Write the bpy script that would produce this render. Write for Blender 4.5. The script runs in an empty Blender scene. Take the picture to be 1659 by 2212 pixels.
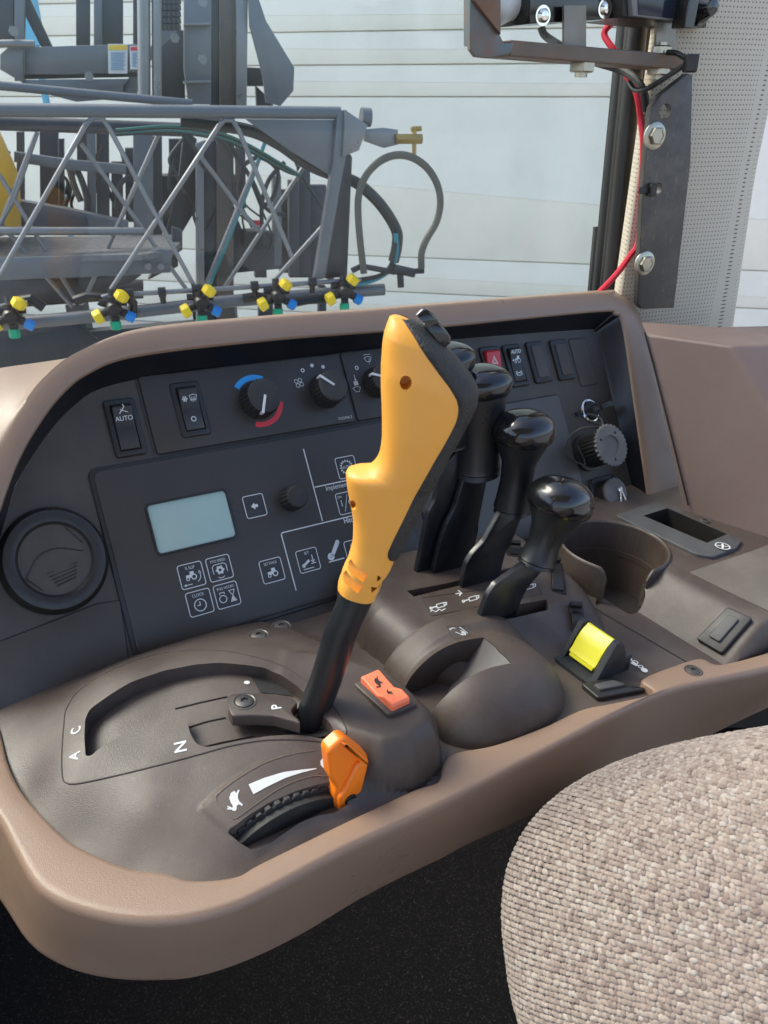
import bpy, bmesh, math, random
import numpy as np
from mathutils import Matrix, Vector
random.seed(7); rnd=random.Random(11)
C=bpy.context.scene.collection
EYE=np.array([0,0,2.5])            # the photographer's eye, metres above the yard
# ------------------------------------------------------------------ camera, sky, sun
FPX=1660.; TH=math.radians(28.5); cc,ss=math.cos(TH),math.sin(TH)
cam=bpy.data.objects.new('camera',bpy.data.cameras.new('camera')); C.objects.link(cam)
cam.location=EYE; cam.rotation_euler=(math.pi/2-TH,0,0)
cam.data.sensor_fit='HORIZONTAL'; cam.data.sensor_width=36; cam.data.lens=36*FPX/1659
cam.data.clip_start=.02; cam.data.clip_end=300
cam.data.dof.use_dof=True; cam.data.dof.focus_distance=.66; cam.data.dof.aperture_fstop=32
bpy.context.scene.camera=cam
w=bpy.data.worlds.new('World'); bpy.context.scene.world=w; w.use_nodes=True
sk=w.node_tree.nodes.new('ShaderNodeTexSky'); sk.sky_type='NISHITA'; sk.sun_disc=False
SUN_EL,SUN_AZ=math.radians(50),math.radians(292)
sk.ozone_density=.4; sk.dust_density=2.5; sk.air_density=.8; sk.sun_elevation=SUN_EL; sk.sun_rotation=SUN_AZ
bg=w.node_tree.nodes['Background']; bg.inputs[1].default_value=.15
w.node_tree.links.new(sk.outputs[0],bg.inputs[0])
sd=bpy.data.lights.new('sun','SUN'); sd.energy=1.5; sd.angle=math.radians(28); sd.color=(1,.92,.80)   # hazy, soft light
sun=bpy.data.objects.new('sun',sd); C.objects.link(sun)
sv=Vector((math.sin(SUN_AZ)*math.cos(SUN_EL),math.cos(SUN_AZ)*math.cos(SUN_EL),math.sin(SUN_EL)))
sun.rotation_euler=sv.to_track_quat('Z','Y').to_euler()
vs=bpy.context.scene.view_settings; vs.view_transform='Standard'; vs.look='None'; vs.gamma=1; vs.exposure=1.55
bpy.context.scene.cycles.max_bounces=8
# ------------------------------------------------------------------ measuring frames
R_=np.array([1,0,0.]);F_=np.array([0,cc,-ss]);U_=np.array([0,ss,cc])
def ray(p): return (p[0]-829.5)/FPX*R_+F_-(p[1]-1106)/FPX*U_
ZZ={'A':(0,0,.5),'B':(829.5,0,.5),'C':(0,737.3,.5),'D':(829.5,737.3,.5),'E':(0,1371.5,.5952),'F':(829.5,1316.7,.5),
'1':(685.8,658.3,.3116),'2':(109.7,1371.5,.3492),'3':(384,1536.1,.2645),'4':(768,1261.8,.3492),'5':(1124.6,1042.3,.3221),
'6':(960,0,.3968),'7':(932.6,658.3,.3141),'8':(576,740.6,.2603),'v':(0,0,1)}
def V_(z,p): a=ZZ[z]; return (a[0]+p[0]*a[2],a[1]+p[1]*a[2])
def nrm(a): return a/np.linalg.norm(a)
P=nrm(np.array([.8327,.5497,-.0664])); Vv=np.array([-.2552,.4873,.8351]); Vv=nrm(Vv-P*(Vv@P))
N=np.cross(P,Vv); N=N if N[1]<0 else -N
Zc=np.array([0,0,1.]); Zc=nrm(Zc-P*(Zc@P)); Q=np.cross(P,Zc)
P0=nrm(ray((600,1050)))*.68; O=P0+Vv*(-.118)
def frame(o,x,y,z,s=.001):
    m=Matrix.Identity(4)
    for i in range(3):
        m[i][0],m[i][1],m[i][2],m[i][3]=x[i]*s,y[i]*s,z[i]*s,o[i]+EYE[i]
    return m
MP=frame(P0,P,Vv,N)            # panel: u, v, out
MC=frame(O,P,-Q,Zc)            # console deck: u, -w, h   (mm)
MW=Matrix.Translation(Vector(EYE))   # metres from the eye
def hit(z,p,n,p0): r=ray(V_(z,p)); return r*((n@p0)/(n@r))
def pan(z,p,n=0):
    q=hit(z,p,N,P0+N*n*.001)-P0; return (q@P*1000,q@Vv*1000)
def pans(z,ps,n=0): return [pan(z,p,n) for p in ps]
def con(z,p,h=0):
    q=hit(z,p,Zc,O+Zc*h*.001)-O; return (q@P*1000,-(q@Q)*1000)
def cons(z,ps,h=0): return [con(z,p,h) for p in ps]
def conw(z,p,w):
    q=hit(z,p,Q,O+Q*w*.001)-O; return (q@P*1000,q@Zc*1000)
def surf(z,p,H,up=0):
    h=20.
    r=ray(V_(z,p)); lo,hi=-5.,140.
    # march from above
    prev=None
    for k in range(146):
        h=140-k; u,y=con(z,p,h)
        d=h-(H(u,-y)+up)
        if d<=0:
            a,b=h,h+1
            for _ in range(12):
                m=(a+b)/2; u,y=con(z,p,m)
                if m-(H(u,-y)+up)<=0: a=m
                else: b=m
            u,y=con(z,p,a); return (u,y,a)
    u,y=con(z,p,0); return (u,y,0)
# ------------------------------------------------------------------ mesh collector
class G:
    def __init__(s): s.bm=bmesh.new()
    def face(s,vs,mi=0):
        try: f=s.bm.faces.new(vs); f.material_index=mi; f.smooth=True; return f
        except ValueError: return None
    def v(s,p): return s.bm.verts.new(Vector([float(a) for a in p]))
    def loft(s,loops,closed=True,cap0=False,cap1=False,mi=0):
        R=[[s.v(p) for p in l] for l in loops]; n=len(R[0])
        for a,b in zip(R,R[1:]):
            for i in range(n if closed else n-1):
                j=(i+1)%n; s.face([a[i],a[j],b[j],b[i]],mi)
        if cap0: s.face(R[0][::-1],mi)
        if cap1: s.face(R[-1],mi)
        return R
    def box(s,x0,x1,y0,y1,z0,z1,mi=0,T=None):
        p=[Vector((x,y,z)) for x in(x0,x1) for y in(y0,y1) for z in(z0,z1)]
        if T: p=[T@q for q in p]
        v=[s.v(q) for q in p]
        for f in((0,1,3,2),(4,6,7,5),(0,4,5,1),(2,3,7,6),(0,2,6,4),(1,5,7,3)): s.face([v[i] for i in f],mi)
    def prism(s,poly,z0,z1,b=0,mi=0,T=None,seg=3):
        poly=ccw(poly)
        L=[(z0,0)]
        if b>0:
            for k in range(seg+1):
                a=k/seg*math.pi/2; L.append((z1-b+b*math.sin(a),b*(1-math.cos(a))))
        else: L.append((z1,0))
        loops=[]
        for z,o in L:
            q=inset(poly,o) if o else poly
            l=[Vector((x,y,z)) for x,y in q]
            if T: l=[T@a for a in l]
            loops.append(l)
        s.loft(loops,True,True,True,mi)
    def tube(s,pts,r,n=10,closed=False,cap=True,mi=0,ell=None):
        pts=[Vector([float(a) for a in p]) for p in pts]; m=len(pts)
        rr=r if isinstance(r,(list,tuple)) else [r]*m
        loops=[];up=None
        for i,p in enumerate(pts):
            if closed: t=pts[(i+1)%m]-pts[i-1]
            else: t=pts[min(i+1,m-1)]-pts[max(i-1,0)]
            t.normalize()
            if up is None:
                up=Vector((0,0,1)) if abs(t.z)<.9 else Vector((1,0,0))
            a=t.cross(up).normalized(); up=a.cross(t).normalized()
            loops.append([p+(a*math.cos(k*2*math.pi/n)+up*math.sin(k*2*math.pi/n))*rr[i] for k in range(n)])
        if closed: loops.append(loops[0])
        s.loft(loops,True,cap and not closed,cap and not closed,mi)
    def lathe(s,prof,c=(0,0,0),n=40,T=None,sx=1,sy=1,mi=0,cap=True,mod=None):
        loops=[]
        for k,(r,z) in enumerate(prof):
            l=[]
            for i in range(n):
                a=i*2*math.pi/n; q=r*(mod(i,k) if mod else 1)
                p=Vector((c[0]+q*sx*math.cos(a),c[1]+q*sy*math.sin(a),c[2]+z))
                l.append(T@p if T else p)
            loops.append(l)
        s.loft(loops,True,cap,cap,mi)
    def stroke(s,pts,w,z=.3,closed=False,mi=0,f3=None):
        pts=[Vector((p[0],p[1])) for p in pts]
        m=len(pts); L=[];Rr=[]
        for i,p in enumerate(pts):
            d1=(pts[i]-pts[i-1]) if (i>0 or closed) else None
            d2=(pts[(i+1)%m]-pts[i]) if (i<m-1 or closed) else None
            if d1 is None: d1=d2
            if d2 is None: d2=d1
            d1=d1.normalized() if d1.length>0 else Vector((1,0)); d2=d2.normalized() if d2.length>0 else d1
            n1=Vector((-d1.y,d1.x));n2=Vector((-d2.y,d2.x)); nn=(n1+n2)
            nn=nn.normalized() if nn.length>1e-6 else n1
            k=w/2/max(.5,nn.dot(n1)); L.append(p+nn*k); Rr.append(p-nn*k)
        g=f3 or (lambda a,b:(a,b,z))
        a=[s.v(g(*q)) for q in L]; b=[s.v(g(*q)) for q in Rr]
        for i in range(m if closed else m-1):
            j=(i+1)%m; s.face([a[i],b[i],b[j],a[j]],mi)
    def fill(s,poly,z=.3,mi=0,f3=None):
        g=f3 or (lambda a,b:(a,b,z)); s.face([s.v(g(*p)) for p in ccw(poly)],mi)
    def ring(s,c,r,w,z=.3,n=28,a0=0,a1=360,sy=1,f3=None):
        k=[(c[0]+r*math.cos(math.radians(a0+(a1-a0)*i/n)),c[1]+r*sy*math.sin(math.radians(a0+(a1-a0)*i/n))) for i in range(n+(a1-a0<360))]
        s.stroke(k,w,z,closed=(a1-a0>=360),f3=f3)
    def disc(s,c,r,z=.3,n=20,f3=None): s.fill([(c[0]+r*math.cos(i*2*math.pi/n),c[1]+r*math.sin(i*2*math.pi/n)) for i in range(n)],z,f3=f3)
    def text(s,body,c,size,z=.3,rot=0,f3=None,sx=1,bold=0):
        cu=bpy.data.curves.new('t','FONT'); cu.body=body; cu.size=size; cu.align_x='CENTER'; cu.align_y='CENTER'; cu.offset=bold*size
        o=bpy.data.objects.new('t',cu); C.objects.link(o)
        dg=bpy.context.evaluated_depsgraph_get(); me=bpy.data.meshes.new_from_object(o.evaluated_get(dg))
        bpy.data.objects.remove(o); bpy.data.curves.remove(cu)
        ca,sa=math.cos(math.radians(rot)),math.sin(math.radians(rot)); g=f3 or (lambda a,b:(a,b,z))
        vs=[s.v(g(c[0]+v.co.x*sx*ca-v.co.y*sa,c[1]+v.co.x*sx*sa+v.co.y*ca)) for v in me.vertices]
        for p in me.polygons: s.face([vs[i] for i in p.vertices])
        bpy.data.meshes.remove(me)
def area(p): return sum(p[i-1][0]*p[i][1]-p[i][0]*p[i-1][1] for i in range(len(p)))/2
def ccw(p): p=[(a[0],a[1]) for a in p]; return p if area(p)>0 else p[::-1]
def inset(poly,d):
    n=len(poly);o=[]
    for i in range(n):
        p0,p1,p2=[Vector(poly[j%n]) for j in(i-1,i,i+1)]
        a=(p1-p0);b=(p2-p1); a=a.normalized() if a.length>1e-9 else b.normalized(); b=b.normalized() if b.length>1e-9 else a
        n1=Vector((-a.y,a.x));n2=Vector((-b.y,b.x)); m=n1+n2; m=m.normalized() if m.length>1e-6 else n1
        k=d/max(.35,m.dot(n1)); o.append(tuple(p1+m*k))
    return o
def rrect(x0,x1,y0,y1,r,n=5):
    o=[]
    for cx,cy,a in((x1-r,y1-r,0),(x0+r,y1-r,90),(x0+r,y0+r,180),(x1-r,y0+r,270)):
        for k in range(n+1): t=math.radians(a+90*k/n); o.append((cx+r*math.cos(t),cy+r*math.sin(t)))
    return o
def rpoly(poly,r,n=5):
    """polygon with rounded corners"""
    poly=[Vector((p[0],p[1])) for p in poly]; o=[];m=len(poly)
    for i in range(m):
        p0,p1,p2=poly[i-1],poly[i],poly[(i+1)%m]
        a=(p0-p1);b=(p2-p1); k=min(r,a.length*.45,b.length*.45)
        A=p1+a.normalized()*k;B=p1+b.normalized()*k
        for j in range(n+1):
            t=j/n; o.append(tuple(A*(1-t)**2+p1*2*t*(1-t)+B*t*t))
    return o
def cr(pts,n=6,closed=False):
    """Catmull-Rom, any dimension"""
    p=[np.array(a,float) for a in pts]; m=len(p); o=[]
    for i in range(m if closed else m-1):
        a=p[i-1] if (i>0 or closed) else 2*p[0]-p[1]
        b=p[i];c=p[(i+1)%m]
        d=p[(i+2)%m] if (i+2<m or closed) else 2*p[-1]-p[-2]
        for k in range(n):
            t=k/n; o.append(tuple(.5*((2*b)+(-a+c)*t+(2*a-5*b+4*c-d)*t*t+(-a+3*b-3*c+d)*t**3)))
    if not closed: o.append(tuple(p[-1]))
    return o
def resamp(pts,n):
    p=np.array(pts,float); d=np.r_[0,np.cumsum(np.linalg.norm(np.diff(p,axis=0),axis=1))]
    t=np.linspace(0,d[-1],n); return [tuple(np.interp(x,d,p[:,k]) for k in range(p.shape[1])) for x in t]
# ------------------------------------------------------------------ linking
INV={}
def thing(name,label,cat,M,loc=(0,0,0),group=None,kind=None):
    o=bpy.data.objects.new(name,None); C.objects.link(o); o.empty_display_size=.05
    o.location=M@Vector(loc); o['label']=label; o['category']=cat
    if group:o['group']=group
    if kind:o['kind']=kind
    INV[o.name]=Matrix.Translation(-o.location)
    return o
def part(name,g,mats,parent,M,label=None,sharp=35,bevel=0,sub=0,recalc=True,extra=None):
    bm=g.bm
    if recalc: bmesh.ops.recalc_face_normals(bm,faces=bm.faces)
    T=(INV[parent.name] if parent else Matrix.Identity(4))@M
    bm.transform(T)
    if recalc and T.determinant()<0: bmesh.ops.reverse_faces(bm,faces=bm.faces)
    me=bpy.data.meshes.new(name); bm.to_mesh(me); bm.free()
    for m in (mats if isinstance(mats,(list,tuple)) else [mats]): me.materials.append(m)
    me.set_sharp_from_angle(angle=math.radians(sharp))
    o=bpy.data.objects.new(name,me); C.objects.link(o)
    if parent: o.parent=parent; INV[o.name]=INV[parent.name]
    if label:o['label']=label
    if bevel:
        b=o.modifiers.new('b','BEVEL'); b.width=bevel; b.segments=3; b.limit_method='ANGLE'; b.angle_limit=math.radians(40); b.harden_normals=False
    if sub:
        b=o.modifiers.new('s','SUBSURF'); b.levels=sub; b.render_levels=sub
    return o
def alone(name,g,mats,M,label,cat,group=None,kind=None,loc=None,**k):
    o=part(name,g,mats,None,M,**k)
    if kind!='structure': o['label']=label; o['category']=cat
    if group:o['group']=group
    if kind:o['kind']=kind
    return o
def solid(g,name='tmp'):
    bm=g.bm; bmesh.ops.recalc_face_normals(bm,faces=bm.faces); me=bpy.data.meshes.new(name); bm.to_mesh(me); bm.free()
    o=bpy.data.objects.new(name,me); C.objects.link(o); return o
def cut(g,cutters):
    """boolean difference; returns a G"""
    a=solid(g); cs=[solid(c) for c in cutters]
    for c in cs:
        m=a.modifiers.new('x','BOOLEAN'); m.operation='DIFFERENCE'; m.object=c; m.solver='EXACT'
    dg=bpy.context.evaluated_depsgraph_get(); me=bpy.data.meshes.new_from_object(a.evaluated_get(dg))
    r=G(); r.bm.from_mesh(me)
    for f in r.bm.faces: f.smooth=True
    for o in [a]+cs:
        d=o.data; bpy.data.objects.remove(o); bpy.data.meshes.remove(d)
    bpy.data.meshes.remove(me); return r
# ------------------------------------------------------------------ materials
def mat(name,col,rough=.5,metal=0,grain=0,gs=900,dust=0,dcol=(.32,.29,.26),ds=14,spec=.5,coat=0,var=0,scr=0,obj=True):
    m=bpy.data.materials.new(name); m.use_nodes=True; nt=m.node_tree; b=nt.nodes['Principled BSDF']; L=nt.links.new
    b.inputs['Roughness'].default_value=rough; b.inputs['Metallic'].default_value=metal
    b.inputs['Specular IOR Level'].default_value=spec; b.inputs['Coat Weight'].default_value=coat
    b.inputs['Base Color'].default_value=(*col,1)
    tc=nt.nodes.new('ShaderNodeTexCoord'); out=tc.outputs['Object']
    def noise(sc,det=4,rg=.6):
        n=nt.nodes.new('ShaderNodeTexNoise'); n.inputs['Scale'].default_value=sc; n.inputs['Detail'].default_value=det; n.inputs['Roughness'].default_value=rg
        L(out,n.inputs['Vector']); return n
    def ramp(src,a,b_):
        r=nt.nodes.new('ShaderNodeMapRange'); r.inputs[1].default_value=a; r.inputs[2].default_value=b_; L(src,r.inputs[0]); return r
    cur=None
    def mix(fac,c2,amt=1):
        nonlocal cur
        x=nt.nodes.new('ShaderNodeMix'); x.data_type='RGBA'
        if cur is None: x.inputs[6].default_value=(*col,1)
        else: L(cur,x.inputs[6])
        x.inputs[7].default_value=(*c2,1)
        mu=nt.nodes.new('ShaderNodeMath'); mu.operation='MULTIPLY'; mu.inputs[1].default_value=amt; L(fac,mu.inputs[0]); L(mu.outputs[0],x.inputs[0]); cur=x.outputs[2]
    if var: mix(ramp(noise(ds*.5,5).outputs[0],.35,.7).outputs[0],tuple(c*.72 for c in col),var)
    if dust:
        mix(ramp(noise(ds,8,.7).outputs[0],.45,.72).outputs[0],dcol,dust)
        mix(ramp(noise(ds*60,2).outputs[0],.66,.72).outputs[0],dcol,dust*.5)
    if scr:
        n=noise(ds*2,3); mp=nt.nodes.new('ShaderNodeMapping'); mp.inputs['Scale'].default_value=(1,9,1); mp.inputs['Rotation'].default_value=(.3,.5,.7); L(out,mp.inputs[0]); L(mp.outputs[0],n.inputs['Vector']); n.inputs['Scale'].default_value=90
        mix(ramp(n.outputs[0],.63,.68).outputs[0],dcol,scr)
    if cur is not None: L(cur,b.inputs['Base Color'])
    if dust:
        r=ramp(noise(ds*1.3,6).outputs[0],.3,.7); r.inputs[3].default_value=max(0,rough-.1); r.inputs[4].default_value=min(1,rough+.18); L(r.outputs[0],b.inputs['Roughness'])
    if grain:
        bp=nt.nodes.new('ShaderNodeBump'); bp.inputs['Strength'].default_value=grain; bp.inputs['Distance'].default_value=.0004
        L(noise(gs,3,.6).outputs[0],bp.inputs['Height']); L(bp.outputs[0],b.inputs['Normal'])
    return m
RIM=mat('rim brown plastic',(.250,.163,.110),.34,grain=.55,gs=1300,dust=.25,dcol=(.25,.18,.15),ds=9)
BRN=mat('deck brown plastic',(.060,.043,.035),.42,grain=.6,gs=1300,dust=.36,dcol=(.19,.15,.125),ds=9)
TRM=mat('trim brown plastic',(.17,.115,.093),.5,grain=.3,gs=1100,dust=.25,dcol=(.26,.2,.17),ds=6)
CHR=mat('charcoal panel',(.046,.036,.0285),.45,grain=.5,gs=1500,dust=.4,dcol=(.105,.085,.065),ds=9)
CHL=mat('satin overlay film',(.037,.0305,.0245),.4,grain=.08,gs=2500,dust=.15,dcol=(.08,.075,.07),ds=8,scr=.12)
BLK=mat('black plastic',(.014,.0125,.011),.38,grain=.12,gs=1500,dust=.15,dcol=(.07,.065,.06),ds=12)
PIT=mat('unlit black',(.004,.004,.0045),.6)
GLS=mat('glossy black cap',(.006,.006,.007),.14,coat=.3,dust=.02,ds=20)
RUB=mat('black rubber',(.02,.02,.02),.6,grain=.8,gs=900,dust=.3,dcol=(.12,.10,.075),ds=16)
STM=mat('painted lever steel',(.008,.009,.012),.33,dust=.18,dcol=(.12,.10,.09),ds=22)
RUB2=mat('grained rubber back',(.017,.0165,.016),.42,grain=2.5,gs=700,dust=.2,dcol=(.10,.085,.06),ds=16)
ORG=mat('amber grip plastic',(.83,.37,.055),.38,grain=.3,gs=1500,dust=.12,dcol=(.75,.33,.09),ds=14)
OR2=mat('bright orange plastic',(.95,.21,.012),.35,grain=.05)
OR3=mat('coral rocker plastic',(.93,.2,.09),.5,grain=.1)
WHT=mat('white print',(.60,.61,.60),.6); WGR=mat('grey print',(.5,.51,.5),.6)
LBL=mat('black print',(.02,.02,.02),.6)
BLU=mat('blue print',(.03,.33,.72),.5); RED=mat('red print',(.6,.035,.045),.5)
REDP=mat('red switch plastic',(.45,.02,.03),.4)
YEL=mat('yellow switch plastic',(.58,.53,.008),.35,dust=.08,dcol=(.5,.45,.1))
LCD=mat('grey green display glass',(.33,.45,.40),.22,var=.15)
ZNC=mat('zinc plated steel',(.40,.37,.30),.32,metal=1,dust=.3,dcol=(.35,.32,.22),ds=60)
CHM=mat('chrome',(.75,.72,.66),.15,metal=1)
DSTL=mat('dark mill steel',(.085,.08,.075),.45,metal=.6,dust=.45,dcol=(.19,.165,.13),ds=22,scr=.6)
RUST=mat('rusty steel bar',(.15,.115,.09),.55,metal=.4,dust=.8,dcol=(.24,.105,.045),ds=18,scr=.3)
CAP=mat('grey dust cap',(.11,.105,.10),.6,grain=.5,dust=.3)
PAD=mat('worn grey label pad',(.10,.083,.070),.6,dust=.6,dcol=(.16,.14,.12),ds=12)
PKT=mat('dusty black ash tray',(.05,.05,.052),.55,grain=.2,dust=.4,dcol=(.13,.12,.11),ds=14)
KEYG=mat('pressed key label film',(.03,.028,.028),.5)
# ------------------------------------------------------------------ interior: instrument panel
panel=thing('instrument_panel','charcoal instrument panel in a curved brown surround, with knobs, rocker switches and a small display','dashboard',MP,(0,-118,0))
def loopP(z,ps,n,m=8,smooth=True):
    q=[(*pan(z,p,n),n) for p in ps]; return cr(q,m)
A_face=[(-60,1300),(0,1160),(30,1057),(65,992),(115,922),(165,872),(220,838),(345,811),(580,782),(825,752),(957,735),(1255,712),(1283,716),(1295,735),(1330,900),(1380,1115)]
A_in=[(-80,1290),(-12,1137),(15,1062),(40,997),(75,932),(125,862),(190,807),(300,768),(580,735),(800,718),(957,706),(1290,673),(1328,679),(1346,704),(1372,880),(1402,1100)]
A_out=[(-160,1250),(-50,1050),(0,957),(25,912),(50,872),(95,815),(165,762),(300,715),(580,686),(800,670),(957,657),(1285,632),(1325,638),(1366,672),(1405,790),(1487,1098)]
A_bk=[(-300,1150),(-150,900),(-60,810),(0,795),(90,782),(150,772),(205,752),(312,710),(580,683),(800,667),(957,654),(1288,629),(1330,634),(1374,672),(1412,790),(1492,1098)]
g=G()
Lf=loopP('v',A_face,0);Li=loopP('v',A_in,22);Lo=loopP('v',A_out,22);Lb=loopP('v',A_bk,-35)
def lerpl(a,b,t,dn=0): return [tuple(np.array(p)*(1-t)+np.array(q)*t+np.array([0,0,dn])) for p,q in zip(a,b)]
g.loft([lerpl(Li,Lf,.04,-.5),Li,lerpl(Li,Lo,.03,.8),lerpl(Li,Lo,.08,1.4),lerpl(Li,Lo,.3,1.5),lerpl(Li,Lo,.75,1.2),lerpl(Li,Lo,.9,.4),Lo,lerpl(Lo,Lb,.08,1.5),lerpl(Lo,Lb,.25,3),lerpl(Lo,Lb,.6,4),Lb],closed=False)
part('surround_frame',g,RIM,panel,MP,sharp=60,recalc=False)
g=G(); Lw=[(p[0],p[1],-1.5) for p in Lf]
g.loft([lerpl(Li,Lf,.03,-.6),lerpl(Li,Lf,.3,-2),lerpl(Li,Lf,.85,-1),lerpl(Li,Lf,.97,-.6),Lw],closed=False)
part('recess_lip',g,mat('gloss black lip',(.008,.009,.012),.3),panel,MP,sharp=60,recalc=False)
g=G()
outl=[(p[0],p[1]) for p in loopP('v',A_face,0,3)]
fp=[(-262,-124)]+[(p[0],p[1]) for p in outl if p[1]>-122]+[(432,-124)]
g.prism(fp,-30,0)
part('backing_face',g,CHR,panel,MP)
# raised plates with grooves round them
def plate(name,poly,n0,n1,m,b=.8,groove=1.4,lab=None):
    g=G(); g.prism(inset(ccw(poly),-groove),-.5,.25); part('groove',g,PIT,panel,MP)
    g=G(); g.prism(poly,-.5,n1,b); return part(name,g,m,panel,MP,lab)
climate=plate('climate_plate',rrect(-96,92.5,45,110.5,2),0,1.6,CHL,groove=1)
wiper=plate('wiper_plate',rrect(95.5,190,45,111,2),0,1.6,CHL,groove=1)
g=G(); g.prism(rrect(-152.5,126,-110,42.5,7),-.5,1.8,1); part('plate_seat',g,BLK,panel,MP)
bigp=plate('monitor_plate',rrect(-149,122.5,-106.5,39.5,6),0,2.6,CHL,groove=1.3)
cover=plate('access_cover',rrect(140,355.5,-107,36.5,5),0,1.8,mat('light charcoal cover',(.062,.058,.054),.42,grain=.2,gs=1500,dust=.3,dcol=(.14,.13,.12),ds=9),groove=1.5)
plate('lower_plate',[(-262,-122),(-158,-122),(-152,-62),(-170,-60),(-262,-72)],0,1.1,CHR,groove=.6)
# frame step of the right-hand switch field
g=G(); g.stroke([(-92,44),(190,44)],.8,1.1); g.stroke([(-98.5,113),(-98.5,43)],.6,.5); part('seam',g,PIT,panel,MP)
# ---- air vent
cx,cy=-191,-21
g=G(); mod=lambda i,k:(1.0 if i%2 else .965) if k in(2,3) else 1
g.lathe([(38.5,0),(38.5,3),(37.5,6),(36.5,9),(35,11.5),(31,13),(27,12),(25,9.5)],(cx,cy,0),n=96,cap=False,sy=1.05,mod=mod)
vent=part('air_vent',g,BLK,panel,MP)
g=G(); g.lathe([(25.2,9),(24.5,8.8),(18,10.5),(8,11.6),(0.01,12)],(cx,cy,0),n=48,sy=1.05,cap=False); part('louver_disc',g,CHR,vent,MP)
g=G()
for k in range(5):
    xx=[-8+k*1.2,14-k*.8]; yy=-8-k*2.6; g.tube([(cx+xx[0],cy+yy-1,11.2),(cx+xx[1],cy+yy+2.5,10.8)],.55,6)
g.tube(cr([(cx-22,cy-9,9.7),(cx-12,cy+4,11.6),(cx+2,cy+8,12),(cx+20,cy+2,10.6)],5),.4,6)
g.tube([(cx-22,cy-9,9.7),(cx-13,cy-20,9.2)],.5,6); g.tube([(cx+12,cy+22,9.2),(cx+21,cy+8,9.8)],.5,6)
part('louver_rib',g,BLK,vent,MP)
# ---- rocker switches
def rocker(u,v,lab,wd=26,ht=47,tilt=1,m=BLK,bez=BLK,body=True,pw=.62):
    g=G(); B=G(); B.prism(rrect(u-wd/2,u+wd/2,v-ht/2,v+ht/2,3),-.5,3.2,1.4)
    iw,ih=wd*pw/2,ht*.78/2
    if body:
        cg=G(); cg.prism(rrect(u-iw-.8,u+iw+.8,v-ih-.8,v+ih+.8,1),.8,9); B=cut(B,[cg])
        o=part('rocker_switch',B,bez,panel,MP,lab)
        g=G(); h=ih
        top=7.5 if tilt>0 else 3.0; bot=3.0 if tilt>0 else 7.5
        pr=[(-h,.8),(-h,bot),(-h+1,bot+.6),(-.5,3.4+(.8 if tilt>0 else .6)),(.5,3.4+.8),(h-2.4,top+.4),(h,top-1.8),(h,.8)]
        g.loft([[(x,v+a,b) for a,b in pr] for x in(u-iw,u+iw)],True,True,True)
        r=part('rocker',g,m,o,MP,bevel=.0007)
        def f3(a,b): # print lies on the rocker face
            t=b-v
            if t>.5: n=4.2+(t-.5)/(h-2.9)*(top+.4-4.2)
            else: n=4.0+(-.5-t)/(h-1)*(bot+.6-4.0)
            return (a,b,n+.12)
        return o,f3
    o=part('switch_blank',B,bez,panel,MP,lab)
    g=G(); g.prism(rrect(u-iw,u+iw,v-ih,v+ih,1.5),2,4.6,1); part('blank_insert',g,CHR,o,MP)
    return o,None
def legend(g,c,f3): pass
o,f3=rocker(-116,70.5,'rocker switch marked AUTO nearest the left end of the panel',25)
g=G(); g.text('AUTO',(-116,77),5.2,f3=f3,sx=.95); g.stroke([(-119,81),(-114.5,86),(-115.5,88)],.6,f3=f3); g.stroke([(-118,84),(-112,81.5)],.5,f3=f3); part('marking',g,WHT,o,MP)
o,f3=rocker(-60,78,'rocker switch with snowflake and defrost marks on the climate plate',26)
g=G()
for k in range(3):
    a=math.radians(60*k); g.stroke([(-64-2.6*math.cos(a),86-2.6*math.sin(a)),(-64+2.6*math.cos(a),86+2.6*math.sin(a))],.5,f3=f3)
g.ring((-64,86),1.7,.5,f3=f3,n=12); g.stroke([(-59.8,88.2),(-56.8,89),(-53.6,88.2),(-54.6,84.4),(-56.8,84.9),(-59,84.4)],.45,closed=True,f3=f3)
for k in(-1,0,1): g.stroke([(-56.8+k*1.3,83),(-57.1+k*1.3,85),(-56.5+k*1.3,87)],.4,f3=f3)
g.ring((-60,69),1.9,.7,f3=f3,n=18); part('marking',g,WHT,o,MP)
o,f3=rocker(240,78,'work light rocker switch partly hidden behind the levers',25)
g=G(); g.ring((241,87),2.2,.6,f3=f3); g.stroke([(238,83.5),(244,83.5)],.7,f3=f3); g.stroke([(244,88),(247,89)],.5,f3=f3); g.stroke([(244.5,86),(247,86.3)],.5,f3=f3); part('marking',g,WGR,o,MP)
o,f3=rocker(274,76.5,'red hazard warning rocker switch',26,m=REDP,pw=.72)
g=G(); g.stroke([(270,80),(278.4,80),(274.2,87.5)],.7,closed=True,f3=f3); g.stroke([(272.2,81.4),(276.2,81.4),(274.2,85)],.4,closed=True,f3=f3); part('marking',g,WHT,o,MP)
o,f3=rocker(305.5,76,'rocker switch marked AUTO with tractor and brake symbols',26,tilt=1)
g=G(); g.text('AUTO',(305.5,89.5),5.4,f3=f3,sx=.9,bold=.02); g.ring((308.5,80),2,.6,f3=f3); g.ring((303.5,79),1.2,.5,f3=f3); g.fill([(303,80.5),(309,82),(309,85),(306,85),(305.5,82.5),(303,82)],f3=f3); g.fill([(299,81),(301.5,82.4),(301.5,79.6)],f3=f3)
g.ring((305,67),3,.6,f3=f3); g.ring((305,67),4.2,.5,a0=-50,a1=50,n=8,f3=f3); g.ring((305,67),4.2,.5,a0=130,a1=230,n=8,f3=f3); g.stroke([(303,67),(307,67)],1,f3=f3); part('marking',g,WHT,o,MP)
rocker(340,76,'switch blank beside the AUTO tractor switch',26.5,body=False)
rocker(376,75,'switch blank between the other blank and the flush cover',26.5,body=False)
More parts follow.
